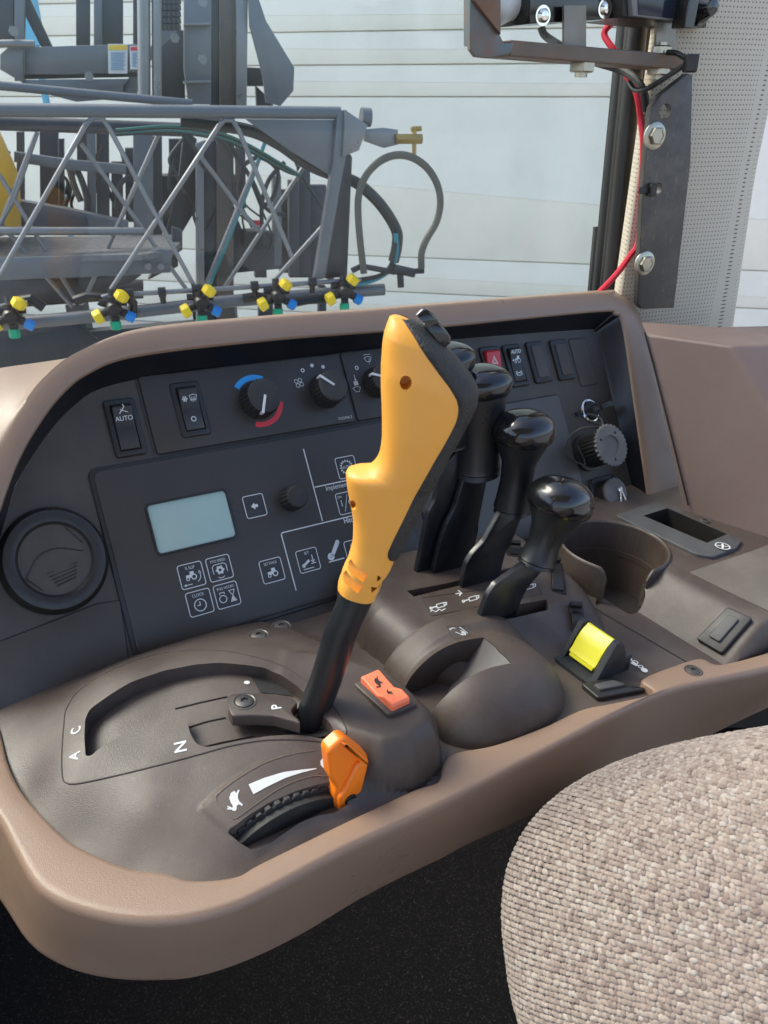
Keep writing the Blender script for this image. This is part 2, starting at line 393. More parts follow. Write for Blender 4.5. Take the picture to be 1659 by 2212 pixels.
g=G(); g.prism(rpoly([(394,97.5),(422,96.5),(422,41.5),(394,41.5)],4),-.5,1,.8); part('flush_cover',g,CHR,panel,MP); g=G(); g.stroke(rpoly([(394.3,98),(422.3,97),(422.3,41),(394.3,41)],4),.9,.3,closed=True); part('groove',g,PIT,panel,MP)
# ---- knobs
def knob(u,v,r,h,lab,ptr=None,n=60,th=26,par=None):
    g=G()
    md=lambda i,k:(1.0 if (i%4)<2 else .93) if 1<=k<=3 else 1
    N_=th*4
    g.lathe([(r*1.06,0),(r*1.05,2),(r*1.02,h*.45),(r*.97,h*.86),(r*.93,h*.95),(r*.84,h),(r*.4,h+.5),(.01,h+.6)],(u,v,1),n=N_,mod=md,cap=False)
    o=part('rotary_knob',g,RUB,panel,MP,lab,sharp=30)
    if ptr is not None:
        a=math.radians(ptr); T=Matrix.Translation((u,v,1))@Matrix.Rotation(a,4,'Z')
        g=G(); g.prism([(0,-1.1),(r*.96,-1.1),(r*.96,1.1),(0,1.1)],h+.2,h+1.2,.3,T=T); g.box(r*.9,r*1.04,-1.1,1.1,h*.72,h+1.1,T=T); part('pointer',g,WHT,o,MP)
    return o
knob(1,77,16,19,'temperature knob between a blue and a red arc',ptr=248)
knob(69,77,15.5,20,'fan speed knob with its pointer up to the left',ptr=140)
knob(125,78,14,19,'wiper knob partly hidden behind the orange grip',ptr=160)
knob(8,-14,10.5,17,'small black knob without a pointer beside the display',th=18)
g=G(); g.ring((1,77),21,5,2.0,n=26,a0=62,a1=140); part('blue_arc',g,BLU,panel,MP)
g=G(); g.ring((1,77),21.5,4.6,2.0,n=26,a0=250,a1=350); part('red_arc',g,RED,panel,MP)
g=G()
for k in range(4):
    a=math.radians(45+90*k+10); c=(45+2.8*math.cos(a),88+2.8*math.sin(a)); g.ring(c,1.8,.55,1.85,n=14)
g.ring(pan('C',(1308,125),2),1.5,.9,1.85,n=16)
for p in((1348,104),(1396,110)): g.disc(pan('C',p,2),1.8,1.85)
c=pan('8',(748,207),2); g.ring(c,1.6,.9,1.9,n=16)
c=pan('8',(842,138),2); g.stroke([(c[0]-4,c[1]+2),(c[0],c[1]+3),(c[0]+4,c[1]+2),(c[0]+2,c[1]-2),(c[0]-2,c[1]-2)],.5,1.9,closed=True); g.stroke([(c[0]-4,c[1]+5),(c[0]+4,c[1]+5)],.5,1.9); g.stroke([(c[0],c[1]-4.5),(c[0]+1.5,c[1]+1)],.5,1.9)
c=pan('8',(752,388),2); g.stroke([(c[0]-4,c[1]+2),(c[0],c[1]+3),(c[0]+4,c[1]+2),(c[0]+2,c[1]-2),(c[0]-2,c[1]-2)],.5,1.9,closed=True); g.stroke([(c[0]-2,c[1]+4),(c[0],c[1]+6),(c[0]+2,c[1]+4)],.5,1.9)
c=pan('8',(742,335),2); g.fill([(c[0]-2.4,c[1]-2),(c[0]+2.4,c[1]-2),(c[0]+2.4,c[1]+2),(c[0]-2.4,c[1]+2)],1.9)
c=pan('8',(732,290),2); g.stroke([(c[0],c[1]+3),(c[0],c[1]-2)],.6,1.9); g.fill([(c[0]-1.4,c[1]-1),(c[0],c[1]-4),(c[0]+1.4,c[1]-1)],1.9)
g.text('R255948-Z',pan('8',(655,622),2),3.4,1.85,sx=.95)
part('marking',g,WHT,climate,MP)
# ---- display
g=G(); g.prism(rrect(-117,-47.5,-36,7,4),2,4.2,.6); cg=G(); cg.prism(rrect(-115.4,-49.2,-34.4,5.3,3.2),2.8,9); lcdb=part('display',cut(g,[cg]),BLK,panel,MP,'small blank grey green liquid crystal display')
g=G(); g.prism(rrect(-115.3,-49.3,-34.3,5.2,3.2),2.7,3.0,.1); part('screen',g,LCD,lcdb,MP)
# ---- keys with white outlines
def key(c,lab,w=20,h=19.5,b=None,txt=None,ty=6.2,ts=3.5,draw=None):
    u,v=c; g=G(); g.prism(rrect(u-w/2,u+w/2,v-h/2,v+h/2,2),2.3,2.75,.1); o=part('membrane_key',g,KEYG,panel,MP,lab)
    g=G(); z=2.95; g.stroke(rrect(u-w/2,u+w/2,v-h/2,v+h/2,2,4),.7,z,closed=True)
    if txt: g.text(txt,(u,v+ty),ts,z,sx=.86)
    if draw: draw(g,u,v,z)
    part('marking',g,WHT,o,MP); return o
def tractor(g,u,v,z,s=1):
    g.ring((u+2.6*s,v-1.2*s),2.3*s,1*s,z,n=18); g.ring((u-3.6*s,v-2.2*s),1.4*s,.8*s,z,n=14)
    g.fill([(u-5*s,v-.6*s),(u-5*s,v+1.4*s),(u-.8*s,v+1.6*s),(u-.8*s,v+4.4*s),(u+3*s,v+4.4*s),(u+3.4*s,v+1.8*s),(u+.2*s,v),(u-.4*s,v-1.6*s),(u-2*s,v-1.4*s),(u-3*s,v-.4*s)],z)
def arrow(g,u,v,z): g.fill([(u-3.5,v),(u,v+3),(u,v+1.3),(u+2.8,v+1.3),(u+2.8,v-1.3),(u,v-1.3),(u,v-3)],z)
def dslip(g,u,v,z): tractor(g,u-.5,v-.5,z,.85); g.stroke([(u-7,v-7),(u-1,v-7)],.6,z); g.fill([(u-8.2,v-7),(u-6,v-5.8),(u-6,v-8.2)],z); g.ring((u+2,v-1.2),5.2,.6,z,n=8,a0=-70,a1=20); g.stroke([(u+5.8,v+.6),(u+7,v+2.2),(u+8,v+.2)],.5,z)
def dpto(g,u,v,z): g.ring((u,v-1.5),2.2,1.8,z,n=12); [g.disc((u+3.1*math.cos(k*1.047),v-1.5+3.1*math.sin(k*1.047)),.8,z,8) for k in range(6)]; g.stroke([(u-6,v-4),(u-6,v+2),(u-4,v+3.5),(u+4,v+3.5),(u+6,v+2),(u+6,v-4)],.6,z); g.ring((u,v-3),5,.6,z,n=8,a0=235,a1=305)
def dclk(g,u,v,z): g.ring((u,v-2),4.8,.8,z,n=28); g.stroke([(u,v+1),(u,v-2),(u-2.6,v-2)],.7,z)
def deng(g,u,v,z):
    g.ring((u-4,v-2.4),3,.7,z,n=18); g.stroke([(u-6,v+1.4),(u-6,v+3),(u-2,v+3),(u-2,v+1.4)],.6,z); g.stroke([(u+2.2,v+3.2),(u+7,v+3.2),(u+2.2,v-6),(u+7,v-6)],.6,z,closed=True); g.fill([(u+3,v-5.6),(u+6.2,v-5.6),(u+4.6,v-2)],z)
def hitchic(g,u,v,z,s=1):
    g.fill([(u-3.4*s,v-3.4*s),(u-1.4*s,v-4.2*s),(u+4*s,v+2.4*s),(u+2.2*s,v+4*s)],z); g.ring((u-2.6*s,v-3.4*s),1.3*s,1.4*s,z,n=14); g.disc((u+3*s,v+3.2*s),1.2*s,z)
def dset(g,u,v,z):
    g.fill([(u-6,v-3),(u-5,v-5),(u+1.5,v-1.2),(u+.6,v+.8)],z); g.ring((u-5.4,v-4),1.1,1,z,n=12); g.stroke([(u-6.5,v-7.2),(u+4,v-7.2)],.8,z); g.stroke([(u+2,v-3.6),(u+7,v-3.6)],.7,z); g.stroke([(u+4.4,v+4),(u+4.4,v-2.4)],.8,z); g.stroke([(u+2.6,v-.4),(u+4.4,v-2.8),(u+6.2,v-.4)],.7,z)
def dgear(g,u,v,z):
    g.ring((u,v),5.4,.6,z,n=30); g.text('AUTO',(u,v),3.9,z,sx=.82)
    for k in range(16): a=k*math.pi/8; g.stroke([(u+5.4*math.cos(a),v+5.4*math.sin(a)),(u+7*math.cos(a),v+7*math.sin(a))],1,z)
def donoff(g,u,v,z):
    g.text('ON',(u-6.3,v+6.3),3,z); g.text('OFF',(u+5.6,v-6.4),3,z); g.stroke([(u-5.5,v+3.5),(u-5.5,v-2.5)],.7,z); g.stroke([(u-4,v-7.5),(u+2,v+7.5)],.5,z); g.ring((u+4.6,v),2.7,.7,z,n=18)
def dlock(g,u,v,z): g.text('LOCK',(u,v+6),3.2,z); g.fill([(u-3.5,v-6),(u+3.5,v-6),(u+3.5,v-1),(u-3.5,v-1)],z); g.ring((u,v-.6),2.4,.8,z,n=10,a0=0,a1=180)
key((-26.5,-13),'key with a left arrow beside the display',18.5,19,draw=arrow)
key((-94,-57),'key marked % SLIP with a tractor symbol',txt='% SLIP',draw=dslip)
key((-70,-57),'key marked PTO SPEED',txt='PTO SPEED',ts=3.1,draw=dpto)
key((-93,-80),'key marked CLOCK',txt='CLOCK',draw=dclk)
key((-69.5,-80),'key marked ENG HOURS with an hourglass symbol',txt='ENG HOURS',ts=3.1,draw=deng)
key((-26,-70),'key marked SETTINGS with a tractor symbol',txt='SETTINGS',ts=3.2,draw=lambda g,u,v,z:tractor(g,u,v-2,z,.9))
key((9,-69.5),'key marked SET with a hitch arm symbol',txt='SET',draw=dset)
key((70,4),'key marked AUTO inside a gear symbol',draw=dgear)
key((61,-28),'key marked ON and OFF half hidden behind the orange grip',draw=donoff)
key((57,-72),'key marked LOCK almost hidden behind the orange grip',draw=dlock)
g=G(); z=2.85
g.stroke([pan('8',(305,880),2.8),pan('8',(463,1478),2.8)],1,z); a=pan('8',(400,1198),2.8); g.stroke([a,(120,a[1])],1,z)
a=pan('8',(120,1578),2.8); g.stroke([pan('8',(245,2055),2.8),(a[0]-.2,a[1]-1.5),(a[0]+1,a[1]),(120,a[1])],1,z)
g.text('Implement Management',(pan('8',(437,1230),2.8)[0]+33,-11.5),6.3,z,sx=.86); g.text('Hitch',(pan('8',(637,1480),2.8)[0]+6.5,-44),6.6,z,sx=.85,bold=.015)
hitchic(g,36,-66,z,1.7); g.stroke([(28,-76),(44,-76)],1.1,z)
part('marking',g,WHT,bigp,MP)
# ---- ignition, sockets
g=G(); g.lathe([(14,0),(14,1.5),(12.8,2.4),(11.3,2.6),(11,1.4)],(398,12,0),n=48,cap=False); g.disc((383.5,11),3,2.2); ig=part('ignition_switch',g,CHM,panel,MP,'key switch with a bright ring')
g=G(); g.lathe([(11,0),(11,1.8),(9.5,5),(.01,5)],(398,12,0),n=36,cap=False); T=Matrix.Translation((398,12,5))@Matrix.Rotation(.1,4,'Z'); g.prism([(-9,-2.5),(9,-2.5),(9,2.5),(-9,2.5)],0,9,.8,T=T); g.prism([(4,-3),(22,-3),(22,3),(4,3)],6,11,.8,T=T); g.box(374,381,9,13,0,2.6); part('key_handle',g,BLK,ig,MP)
def sockT(u,v): return Matrix.Translation((u,v,0))
g=G(); md=lambda i,k:(1 if i%4<2 else .93) if 3<=k<=4 else 1
g.lathe([(21,0),(21,5),(17,6),(18.5,8),(18.5,34),(17,36),(.01,36)],(374,-34,0),n=104,cap=False,mod=md)
sk1=part('power_socket',g,BLK,panel,MP,'ribbed black round socket with a grey toothed cap')
g=G(); n=56; g.prism([((24 if (i%2) else 22)*math.cos(i*2*math.pi/n)+374,(24 if (i%2) else 22)*math.sin(i*2*math.pi/n)-34) for i in range(n)],36.2,39.5,.4)
hg=G(); hg.lathe([(11.5,37.6),(11.5,60)],(374,-34,0),n=32)
hs=[hg]
for a in(.9,2.6,4.7):
    q=G(); q.lathe([(1.6,34),(1.6,60)],(374+16*math.cos(a),-34+16*math.sin(a),0),n=12); hs.append(q)
part('socket_cap',cut(g,hs),CAP,sk1,MP)
g=G(); g.tube(cr([(374,-14,36),(366,-6,34),(362,0,26),(370,6,22),(378,-2,30),(372,-12,36)],6),1.1,8); g.tube(cr([(372,-12,34),(352,-8,22),(340,-18,10),(342,-36,8),(356,-46,12),(350,-22,14)],6),1.1,8); part('cap_tether',g,RUB,sk1,MP)
g=G(); g.prism(rrect(365,407,-106,-64,6),-.5,3,1); g.lathe([(17,0),(17,13),(15,15),(.01,15)],(386,-85,0),n=48,cap=False)
for a,b in((369,-102),(369,-68),(403,-102),(403,-68)): g.lathe([(2.4,3),(2.4,4.2),(.01,4.6)],(a,b,0),n=12,cap=False)
sk2=part('power_socket',g,BLK,panel,MP,'round socket on a square plate with a ball chain')
g=G(); g.lathe([(16.5,14),(16.5,17),(15,18),(.01,18)],(386,-85,0),n=48,cap=False); part('socket_cap',g,CAP,sk2,MP)
g=G()
def ball(g,c,r,n=10,m=6):
    g.lathe([(max(.001,r*math.sin(math.pi*k/m)),-r*math.cos(math.pi*k/m)) for k in range(m+1)],c,n=n,cap=False)
for k in range(20): t=k/19; ball(g,(390-4*t-3*math.sin(t*3),-83-34*t,20.5 if t<.55 else 20.5-18*(t-.55)),1.35)
for k in range(20): t=k/19; ball(g,(391+2.5*math.sin(t*3),-84-33*t,20.3 if t<.55 else 20.3-18*(t-.55)),1.35)
g.lathe([(3.6,18),(3.6,19),(3,20.5),(.01,21.5)],(390,-83,0),n=18,cap=False)
part('ball_chain',g,CHM,sk2,MP)
#CONSOLE

# ------------------------------------------------------------------ interior: side console
console=thing('side_console','brown moulded side console with a rounded front rim, lever housings and cup holder','console',MC,(60,-120,-60))
def dpoly(U,W,poly):
    """signed distance (inside positive) of points to polygon, u/w arrays"""
    P_=np.array(poly,float); n=len(P_); d=np.full(U.shape,1e9); ins=np.zeros(U.shape,bool)
    for i in range(n):
        a=P_[i];b=P_[(i+1)%n]; e=b-a; wx=U-a[0];wy=W-a[1]
        t=np.clip((wx*e[0]+wy*e[1])/(e@e),0,1); d=np.minimum(d,np.hypot(wx-e[0]*t,wy-e[1]*t))
        c=((a[1]<=W)&(b[1]>W))|((b[1]<=W)&(a[1]>W)); xx=a[0]+(W-a[1])/(b[1]-a[1]+1e-12)*e[0]; ins^=c&(U<xx)
    return np.where(ins,d,-d)
def tps(pts):
    p=np.array(pts,float);X=p[:,:2]/100;n=len(p)
    def k(a,b):
        r=np.hypot(a[...,None,0]-b[:,0],a[...,None,1]-b[:,1]); return np.where(r>0,r*r*np.log(r+1e-12),0)
    K=k(X,X)+np.eye(n)*1e-3; A=np.zeros((n+3,n+3)); A[:n,:n]=K;A[:n,n]=1;A[:n,n+1:]=X;A[n,:n]=1;A[n+1:,:n]=X.T
    s=np.linalg.solve(A,np.r_[p[:,2],0,0,0])
    def f(U,W):
        q=np.stack([np.asarray(U,float),np.asarray(W,float)],-1)/100
        return k(q,X)@s[:n]+s[n]+q@s[n+1:]
    return f
def smax(a,b,k): return np.log(np.exp(np.clip(a/k,-50,50))+np.exp(np.clip(b/k,-50,50)))*k
def hf(H,u0,u1,w0,w1,st,bot=-4):
    nu=int((u1-u0)/st)+1;nw=int((w1-w0)/st)+1
    us=np.linspace(u0,u1,nu);ws=np.linspace(w0,w1,nw);U,W=np.meshgrid(us,ws,indexing='ij');Hh=H(U,W)
    g=G(); Vt=[[g.v((us[i],-ws[j],Hh[i,j])) for j in range(nw)] for i in range(nu)]
    for i in range(nu-1):
        for j in range(nw-1): g.face([Vt[i][j],Vt[i+1][j],Vt[i+1][j+1],Vt[i][j+1]])
    if bot is not None:
        per=[(i,0) for i in range(nu)]+[(nu-1,j) for j in range(1,nw)]+[(i,nw-1) for i in range(nu-2,-1,-1)]+[(0,j) for j in range(nw-2,0,-1)]
        b=[g.v((us[i],-ws[j],bot)) for i,j in per]
        for k in range(len(per)):
            m=(k+1)%len(per); g.face([Vt[per[k][0]][per[k][1]],Vt[per[m][0]][per[m][1]],b[m],b[k]])
        g.face(b)
    return g
# ---- deck sheet
SEAM=238
RI0=cons('v',[(-60,1430),(-20,1530),(0,1580),(18,1651),(48,1711),(107,1776),(155,1818),(226,1853),(286,1874),(405,1898),(518,1889),(655,1818),(893,1705),(979.5,1660),(1179.5,1580),(1454.5,1470),(1659,1425),(1800,1400)],0)
g=G(); g.prism([(560,14),(250,14),(-290,30)]+inset(ccw(RI0+[(560,0),(-290,0)]),-6)[0:0]+[(a,b-5) for a,b in RI0],-6,-.2)
cg=G(); cg.lathe([(50,-60),(50,60)],(297,-73,0),n=48)
cg2=G(); cg2.prism([(250,-132),(258,-137),(268,-137),(282,-128),(300,-100),(280,-80),(240,-108)],-60,60)
deck=part('console_deck',cut(g,[cg,cg2]),BRN,console,MC)
g=G(); g.stroke([(233,-104),(241,-208)],1.2,.1); part('seam',g,PIT,console,MC); g=G(); a=con('C',(1140,1217)); b=con('C',(1300,1350)); g.stroke([a,b],1.1,.1)
part('seam',g,PIT,console,MC)
# ---- rim
RI=cons('v',[(-60,1430),(-20,1530),(0,1580),(18,1651),(48,1711),(107,1776),(155,1818),(226,1853),(286,1874),(357,1883),(405,1898),(464,1898),(518,1889),(553,1868),(655,1818),(773,1761),(893,1705),(946,1687),(957,1650),(979.5,1624),(1069.5,1606.7),(1179.5,1566.7),(1254.5,1531.7),(1329.5,1516.7),(1414.5,1496.7),(1386,1466.7),(1454.5,1436.7),(1512,1420),(1538,1432),(1570,1432),(1659,1408),(1800,1362)],7)
RO=cons('v',[(-160,1560),(-60,1690),(0,1758),(36,1824),(77,1895),(125,1934),(196,1961),(268,1976),(333,1980),(417,1973),(512,1946),(595,1906),(744,1827),(893,1758),(979.5,1716.7),(1209.5,1599),(1329.5,1536.7),(1454.5,1484),(1659,1439),(1850,1385)],7)
RB=cons('v',[(-220,1700),(-70,1860),(0,1943),(59.5,2032),(119,2077),(196,2105),(298,2115.5),(417,2106.6),(536,2068),(655,2011),(829.5,1909),(1129.5,1769),(1400,1650),(1659,1524),(1850,1440)],-55)
NR=260
ri=resamp(cr(RI,5),NR); ro=resamp(cr(RO,5),NR); rb=resamp(cr(RB,5),NR)
def nor2(l):
    o=[]
    for i in range(len(l)):
        a=np.array(l[max(i-2,0)]);b=np.array(l[min(i+2,len(l)-1)]); t=b-a; t/=np.linalg.norm(t)+1e-9; o.append((t[1],-t[0]))
    return o
no=nor2(ro); ni=nor2(ri)
# align side loop to the outer loop by nearest arc fraction
def off(l,nn,d,z): return [(p[0]+q[0]*d,p[1]+q[1]*d,z) for p,q in zip(l,nn)]
sg=1 if (ro[130][1]+no[130][1]<ro[130][1]) else -1
no=[(sg*a,sg*b) for a,b in no]; ni=[(sg*a,sg*b) for a,b in ni]
def mixl(a,b,t,z): return [(p[0]*(1-t)+q[0]*t,p[1]*(1-t)+q[1]*t,z) for p,q in zip(a,b)]
# inner loop re-matched: nearest point of ri for each ro point, kept monotonic
ria=np.array(resamp(ri,1500)); idx=0; rim_in=[]
fr=np.array(ro)
di=[0]*NR
for k in range(NR):
    t=k/(NR-1)*1499; lo=int(max(0,t-160));hi=int(min(1499,t+160))
    d=np.hypot(ria[lo:hi+1,0]-fr[k,0],ria[lo:hi+1,1]-fr[k,1]); di[k]=lo+int(d.argmin())
di=np.maximum.accumulate(di); di=np.convolve(np.r_[[di[0]]*6,di,[di[-1]]*6],np.ones(13)/13,'valid'); 
rin=[tuple(ria[int(round(x))]) for x in di]
g=G()
rba=np.array(resamp(rb,1500)); dj=[0]*NR
for k in range(NR):
    t=k/(NR-1)*1499; lo=int(max(0,t-260));hi=int(min(1499,t+260))
    d=np.hypot(rba[lo:hi+1,0]-fr[k,0],rba[lo:hi+1,1]-fr[k,1]); dj[k]=lo+int(d.argmin())
dj=np.maximum.accumulate(dj); dj=np.convolve(np.r_[[dj[0]]*10,dj,[dj[-1]]*10],np.ones(21)/21,'valid')
rb=[tuple(rba[int(round(x))]) for x in dj]
g.loft([[(p[0],p[1],-2) for p in rin],[(p[0],p[1],5) for p in rin],mixl(rin,ro,.04,6.3),mixl(rin,ro,.12,6.8),mixl(rin,ro,.5,7.2),mixl(rin,ro,.86,7.2),mixl(rin,ro,.96,7.1),
 off(ro,no,0,6.6),off(ro,no,1.3,5.6),off(ro,no,2.2,4.0),off(ro,no,2.7,1.5),
 mixl(off(ro,no,2.7,0),rb,.5,-28),mixl(off(ro,no,2.7,0),rb,.95,-52),[(p[0],p[1],-55) for p in rb],mixl(rb,rin,.06,-58),mixl(rb,rin,.3,-58)],closed=False)
rim=part('rim',g,RIM,console,MC,sharp=70,recalc=False)
g=G(); g.prism(inset(ccw([(p[0],p[1]) for p in rb[::6]]+[(330,20),(-290,20)]),4),-57,-52); part('console_underside',g,RIM,console,MC)
def screw(u,y,z,r,nm='screw',rec=True,par=console,M=MC,m=None):
    g=G(); g.lathe([(r*1.35,z-.5),(r*1.35,z+.35),(r*1.2,z+.5),(r*1.08,z+.1)],(u,y,0),n=28,cap=False); g.lathe([(r,z-.2),(r,z+.7),(r*.8,z+1.3),(r*.45,z+1.5),(r*.4,z+.3),(.01,z+.3)],(u,y,0),n=24,cap=False,mod=lambda i,k:(1 if i%4<2 else .75) if k>=3 else 1)
    part(nm,g,m or DSTL,par,M)
c=con('v',(1498,1449),7); screw(c[0],c[1],7,5.5)
for z,p in(('5',(1158,180)),('5',(1232,257))): c=con(z,p,30); screw(c[0],c[1],30,5.5)
# ---- gear shift housing
ctl=[(-275,-10,0),(-253,25,3),(-256,60,1),(-251,84,0),(-235,138,0),(-209,173,0),(-172,204,0),(-149,208,0),(-110,208,1),(-79,207,0),(-22,209,0),(-275,140,-5),(-240,190,-6),(-190,235,-8),(-100,235,-8),(0,235,-6),
(-226,105,15),(-225,83,18),(-213,55,22),(-180,30,31),(-121,46,38),(-80,62,40),(-60,100,38),(-110,95,40),(-160,80,34),(-190,95,27),(-150,115,32),(-105,125,35),(-80,140,33),
(-190,150,17),(-160,140,24),(-150,172,19),(-125,160,25),(-90,165,25),(-150,193,10),(-110,196,11),(-60,196,10),(-50,170,26),
(-230,10,8),(-180,5,14),(-125,8,20),(-70,18,22),(-20,40,18),(30,70,0),(30,150,0),(30,200,-4),(-200,-20,0),(-120,-25,0),(-40,-20,0)]
fH=tps(ctl)
blk=[(-66,84),(-46,98),(-30,118),(-17,136),(-16,180),(-22,189),(-36,193),(-52,188),(-66,170),(-72,140),(-84,110)]
def Hgear(U,W):
    U=np.asarray(U,float);W=np.asarray(W,float); a=fH(U,W)
    d=dpoly(U,W,blk); t=np.clip((d+15)/16,0,1); b=43*np.sqrt(np.clip(1-(1-t)**2.2,0,1))-3
    # fall off outside the footprint
    r=smax(a,b,2.2)
    e=dpoly(U,W,[(-264,-20),(-264,40),(-261,88),(-244,144),(-216,181),(-176,214),(-79,218),(-14,219),(-2,200),(-1,130),(-12,95),(-34,60),(-48,-20)])
    t=np.clip((e+1)/16,0,1); return np.minimum(r,-3+(r.max() if r.size>1 else 60)*0+60*np.sqrt(np.clip(1-(1-t)**2,0,1)))
def smp(z,ps,H=None,up=0): return [surf(z,p,H or (lambda u,w:float(Hgear(u,w))),up) for p in ps]
FAC=[(165,800),(300,660),(470,540),(650,430),(850,345),(1050,305),(1270,305),(1500,420),(1570,560),(1530,720),(1450,850),(1250,875),(1090,905),(900,1005),(760,1115),(640,1190),(490,1090),(300,930)]
fac=[(a,-b) for a,b,_ in smp('3',FAC)]
Hbase=Hgear
def Hgear(U,W):
    U=np.asarray(U,float);W=np.asarray(W,float); t=np.clip((dpoly(U,W,fac)+.5)/3.2,0,1); return Hbase(U,W)+2.0*t*t*(3-2*t)
gearH=hf(Hgear,-268,6,-22,216,1.6,bot=-12)
REC=[(215,750),(207,640),(212,520),(240,460),(330,395),(500,290),(700,220),(900,182),(1040,172),(1200,185),(1330,205),(1420,245),(1530,320),(1610,400),(1659,470),(1740,560),(1750,615),(1700,640),(1600,625),(1500,617),(1350,625),(1200,648),(1080,675),(960,695),(900,675),(862,610),(845,540),(838,490),(800,462),(740,470),(560,555),(400,640),(290,710),(250,748)]
rec=[(p[0],p[1]) for p in smp('2',REC)]
HgF0=lambda u,w:max(0.,float(Hgear(u,w)))
cg=G(); cg.prism(rpoly(rec,2.5,2),2,90)
SLOT3=[(400,990),(480,925),(600,835),(750,745),(900,680),(1050,625),(1180,590),(1300,570),(1400,600),(1390,760),(1290,830),(1150,850),(1000,910),(880,990),(760,1080),(640,1140),(590,1130),(500,1070)]
sl=[(p[0],p[1]) for p in smp('3',SLOT3)]
cg2=G(); cg2.prism(rpoly(sl,1.5,2),1.5,90)
gh=cut(gearH,[cg,cg2])
for pa,pb in(((-262,-128),(-190,-216)),((-266,-80),(-240,-160))):
    nx=Vector((pb[1]-pa[1],-(pb[0]-pa[0]),0)); nx=nx if nx.x<0 else -nx
    bmesh.ops.bisect_plane(gh.bm,geom=gh.bm.verts[:]+gh.bm.edges[:]+gh.bm.faces[:],plane_co=(pa[0],pa[1],0),plane_no=nx,clear_outer=True)
hs=part('gear_housing',gh,BRN,console,MC,sharp=32)
g=hf(lambda U,W:Hgear(U,W)-9.5-.03*np.abs(U+100),-222,-52,38,150,2.5,bot=None); quad=part('shift_quadrant',g,BRN,hs,MC,sharp=80)
for p in((1118,1272),(1216,1232)): c=surf('C',p,HgF0,0); screw(c[0],c[1],c[2]+.3,6)
def onH(dz): return lambda a,b:(a,b,float(Hgear(a,-b))+dz)
# lines on the quadrant
g=G()
for pl in ([(770,455),(930,415),(1090,380)],[(850,572),(960,535),(1080,510)],[(925,696),(1050,665),(1250,625)]):
    q=[surf('2',p,lambda u,w:float(Hgear(u,w))-9.3-.03*abs(u+100),.3) for p in resamp(pl,8)]; g.tube(q,.5,6)
part('quadrant_rib',g,mat('rib shade',(.045,.033,.028),.6),quad,MC)
g=G(); q=[surf('2',p,lambda u,w:float(Hgear(u,w))-9.3-.03*abs(u+100),.35)for p in resamp([(1230,240),(1330,262),(1420,300),(1480,350),(1500,378),(1300,355),(1270,310),(1230,240)],30)]
g.face([g.v(p) for p in q[:-1]]); q=[surf('2',p,lambda u,w:float(Hgear(u,w))-9.3-.03*abs(u+100),.35)for p in resamp([(1640,480),(1740,560),(1740,610),(1640,640),(1560,615),(1460,612),(1440,600),(1560,520),(1640,480)],30)]; g.face([g.v(p) for p in q[:-1]]); part('quadrant_opening',g,PIT,quad,MC)
g=G(); 
q=[surf('2',p,lambda u,w:float(Hgear(u,w))-9.3-.03*abs(u+100),.5) for p in [(1213+19*math.cos(a*.524),294+11*math.sin(a*.524)) for a in range(12)]]; g.face([g.v(p) for p in q]); part('dot_mark',g,WHT,quad,MC)
# gate outline groove
GATE=[(110,922),(75,890),(68,750),(80,560),(100,450),(180,340),(350,230),(520,160),(700,110),(900,92),(1080,100),(1300,145),(1480,215),(1640,330),(1740,430),(1810,540),(1830,600),(1800,640)]
g=G(); q=smp('2',cr(GATE,6),up=.05); g.tube(q,.45,6); q=smp('2',cr([(110,922),(180,918),(400,872),(700,798),(900,745),(1100,690),(1300,655),(1480,648),(1650,660),(1800,690)],6),up=.05); g.tube(q,.55,6)
part('gate_groove',g,mat('groove shade brown',(.045,.032,.028),.7),hs,MC)
# letters laid on the housing
def letters(items,mt,par,Hf,dz=.35):
    for ch,z,p,size,ang,sx in items:
        g=G(); c=surf(z,p,Hf); g.text(ch,(c[0],c[1]),size,rot=ang,sx=sx,f3=lambda a,b:(a,b,float(Hf(a,-b))+dz),bold=.02)
        part('gear_letter',g,mt,par,MC)
HgF=lambda u,w:float(Hgear(u,w))
letters([('A','2',(148,750),8.5,58,1),('C','2',(157,592),8.5,66,1),('N','2',(806,693),10.5,72,1),('B','E',(1238,110),8,100,1)],WHT,hs,HgF)
# range label strip
g=G()
LAB=[(315,735),(345,665),(500,545),(700,430),(900,360),(1100,325),(1250,325),(1245,520),(1120,528),(960,572),(800,650),(640,760),(480,875),(455,880)]
q=smp('3',resamp(cr(LAB,4,closed=True)+[smp and LAB[0]],60)[:-1])
poly=[(p[0],p[1]) for p in q]
g.tube([(p[0],p[1],HgF(p[0],-p[1])+.1) for p in q],.4,6,closed=True); part('label_outline',g,mat('moulded edge',(.14,.1,.085),.5),hs,MC)
def drape(g,z,pts,H=HgF,dz=.4):
    """print shape traced as a polygon and laid on the surface"""
    q=[surf(z,p,H) for p in pts]; g.face([g.v((a,b,h+dz)) for a,b,h in q])
g=G()
W1=[(578,598),(700,545),(860,500),(1000,480),(1130,465),(1133,472),(1000,505),(880,545),(760,600),(680,650),(618,678)]
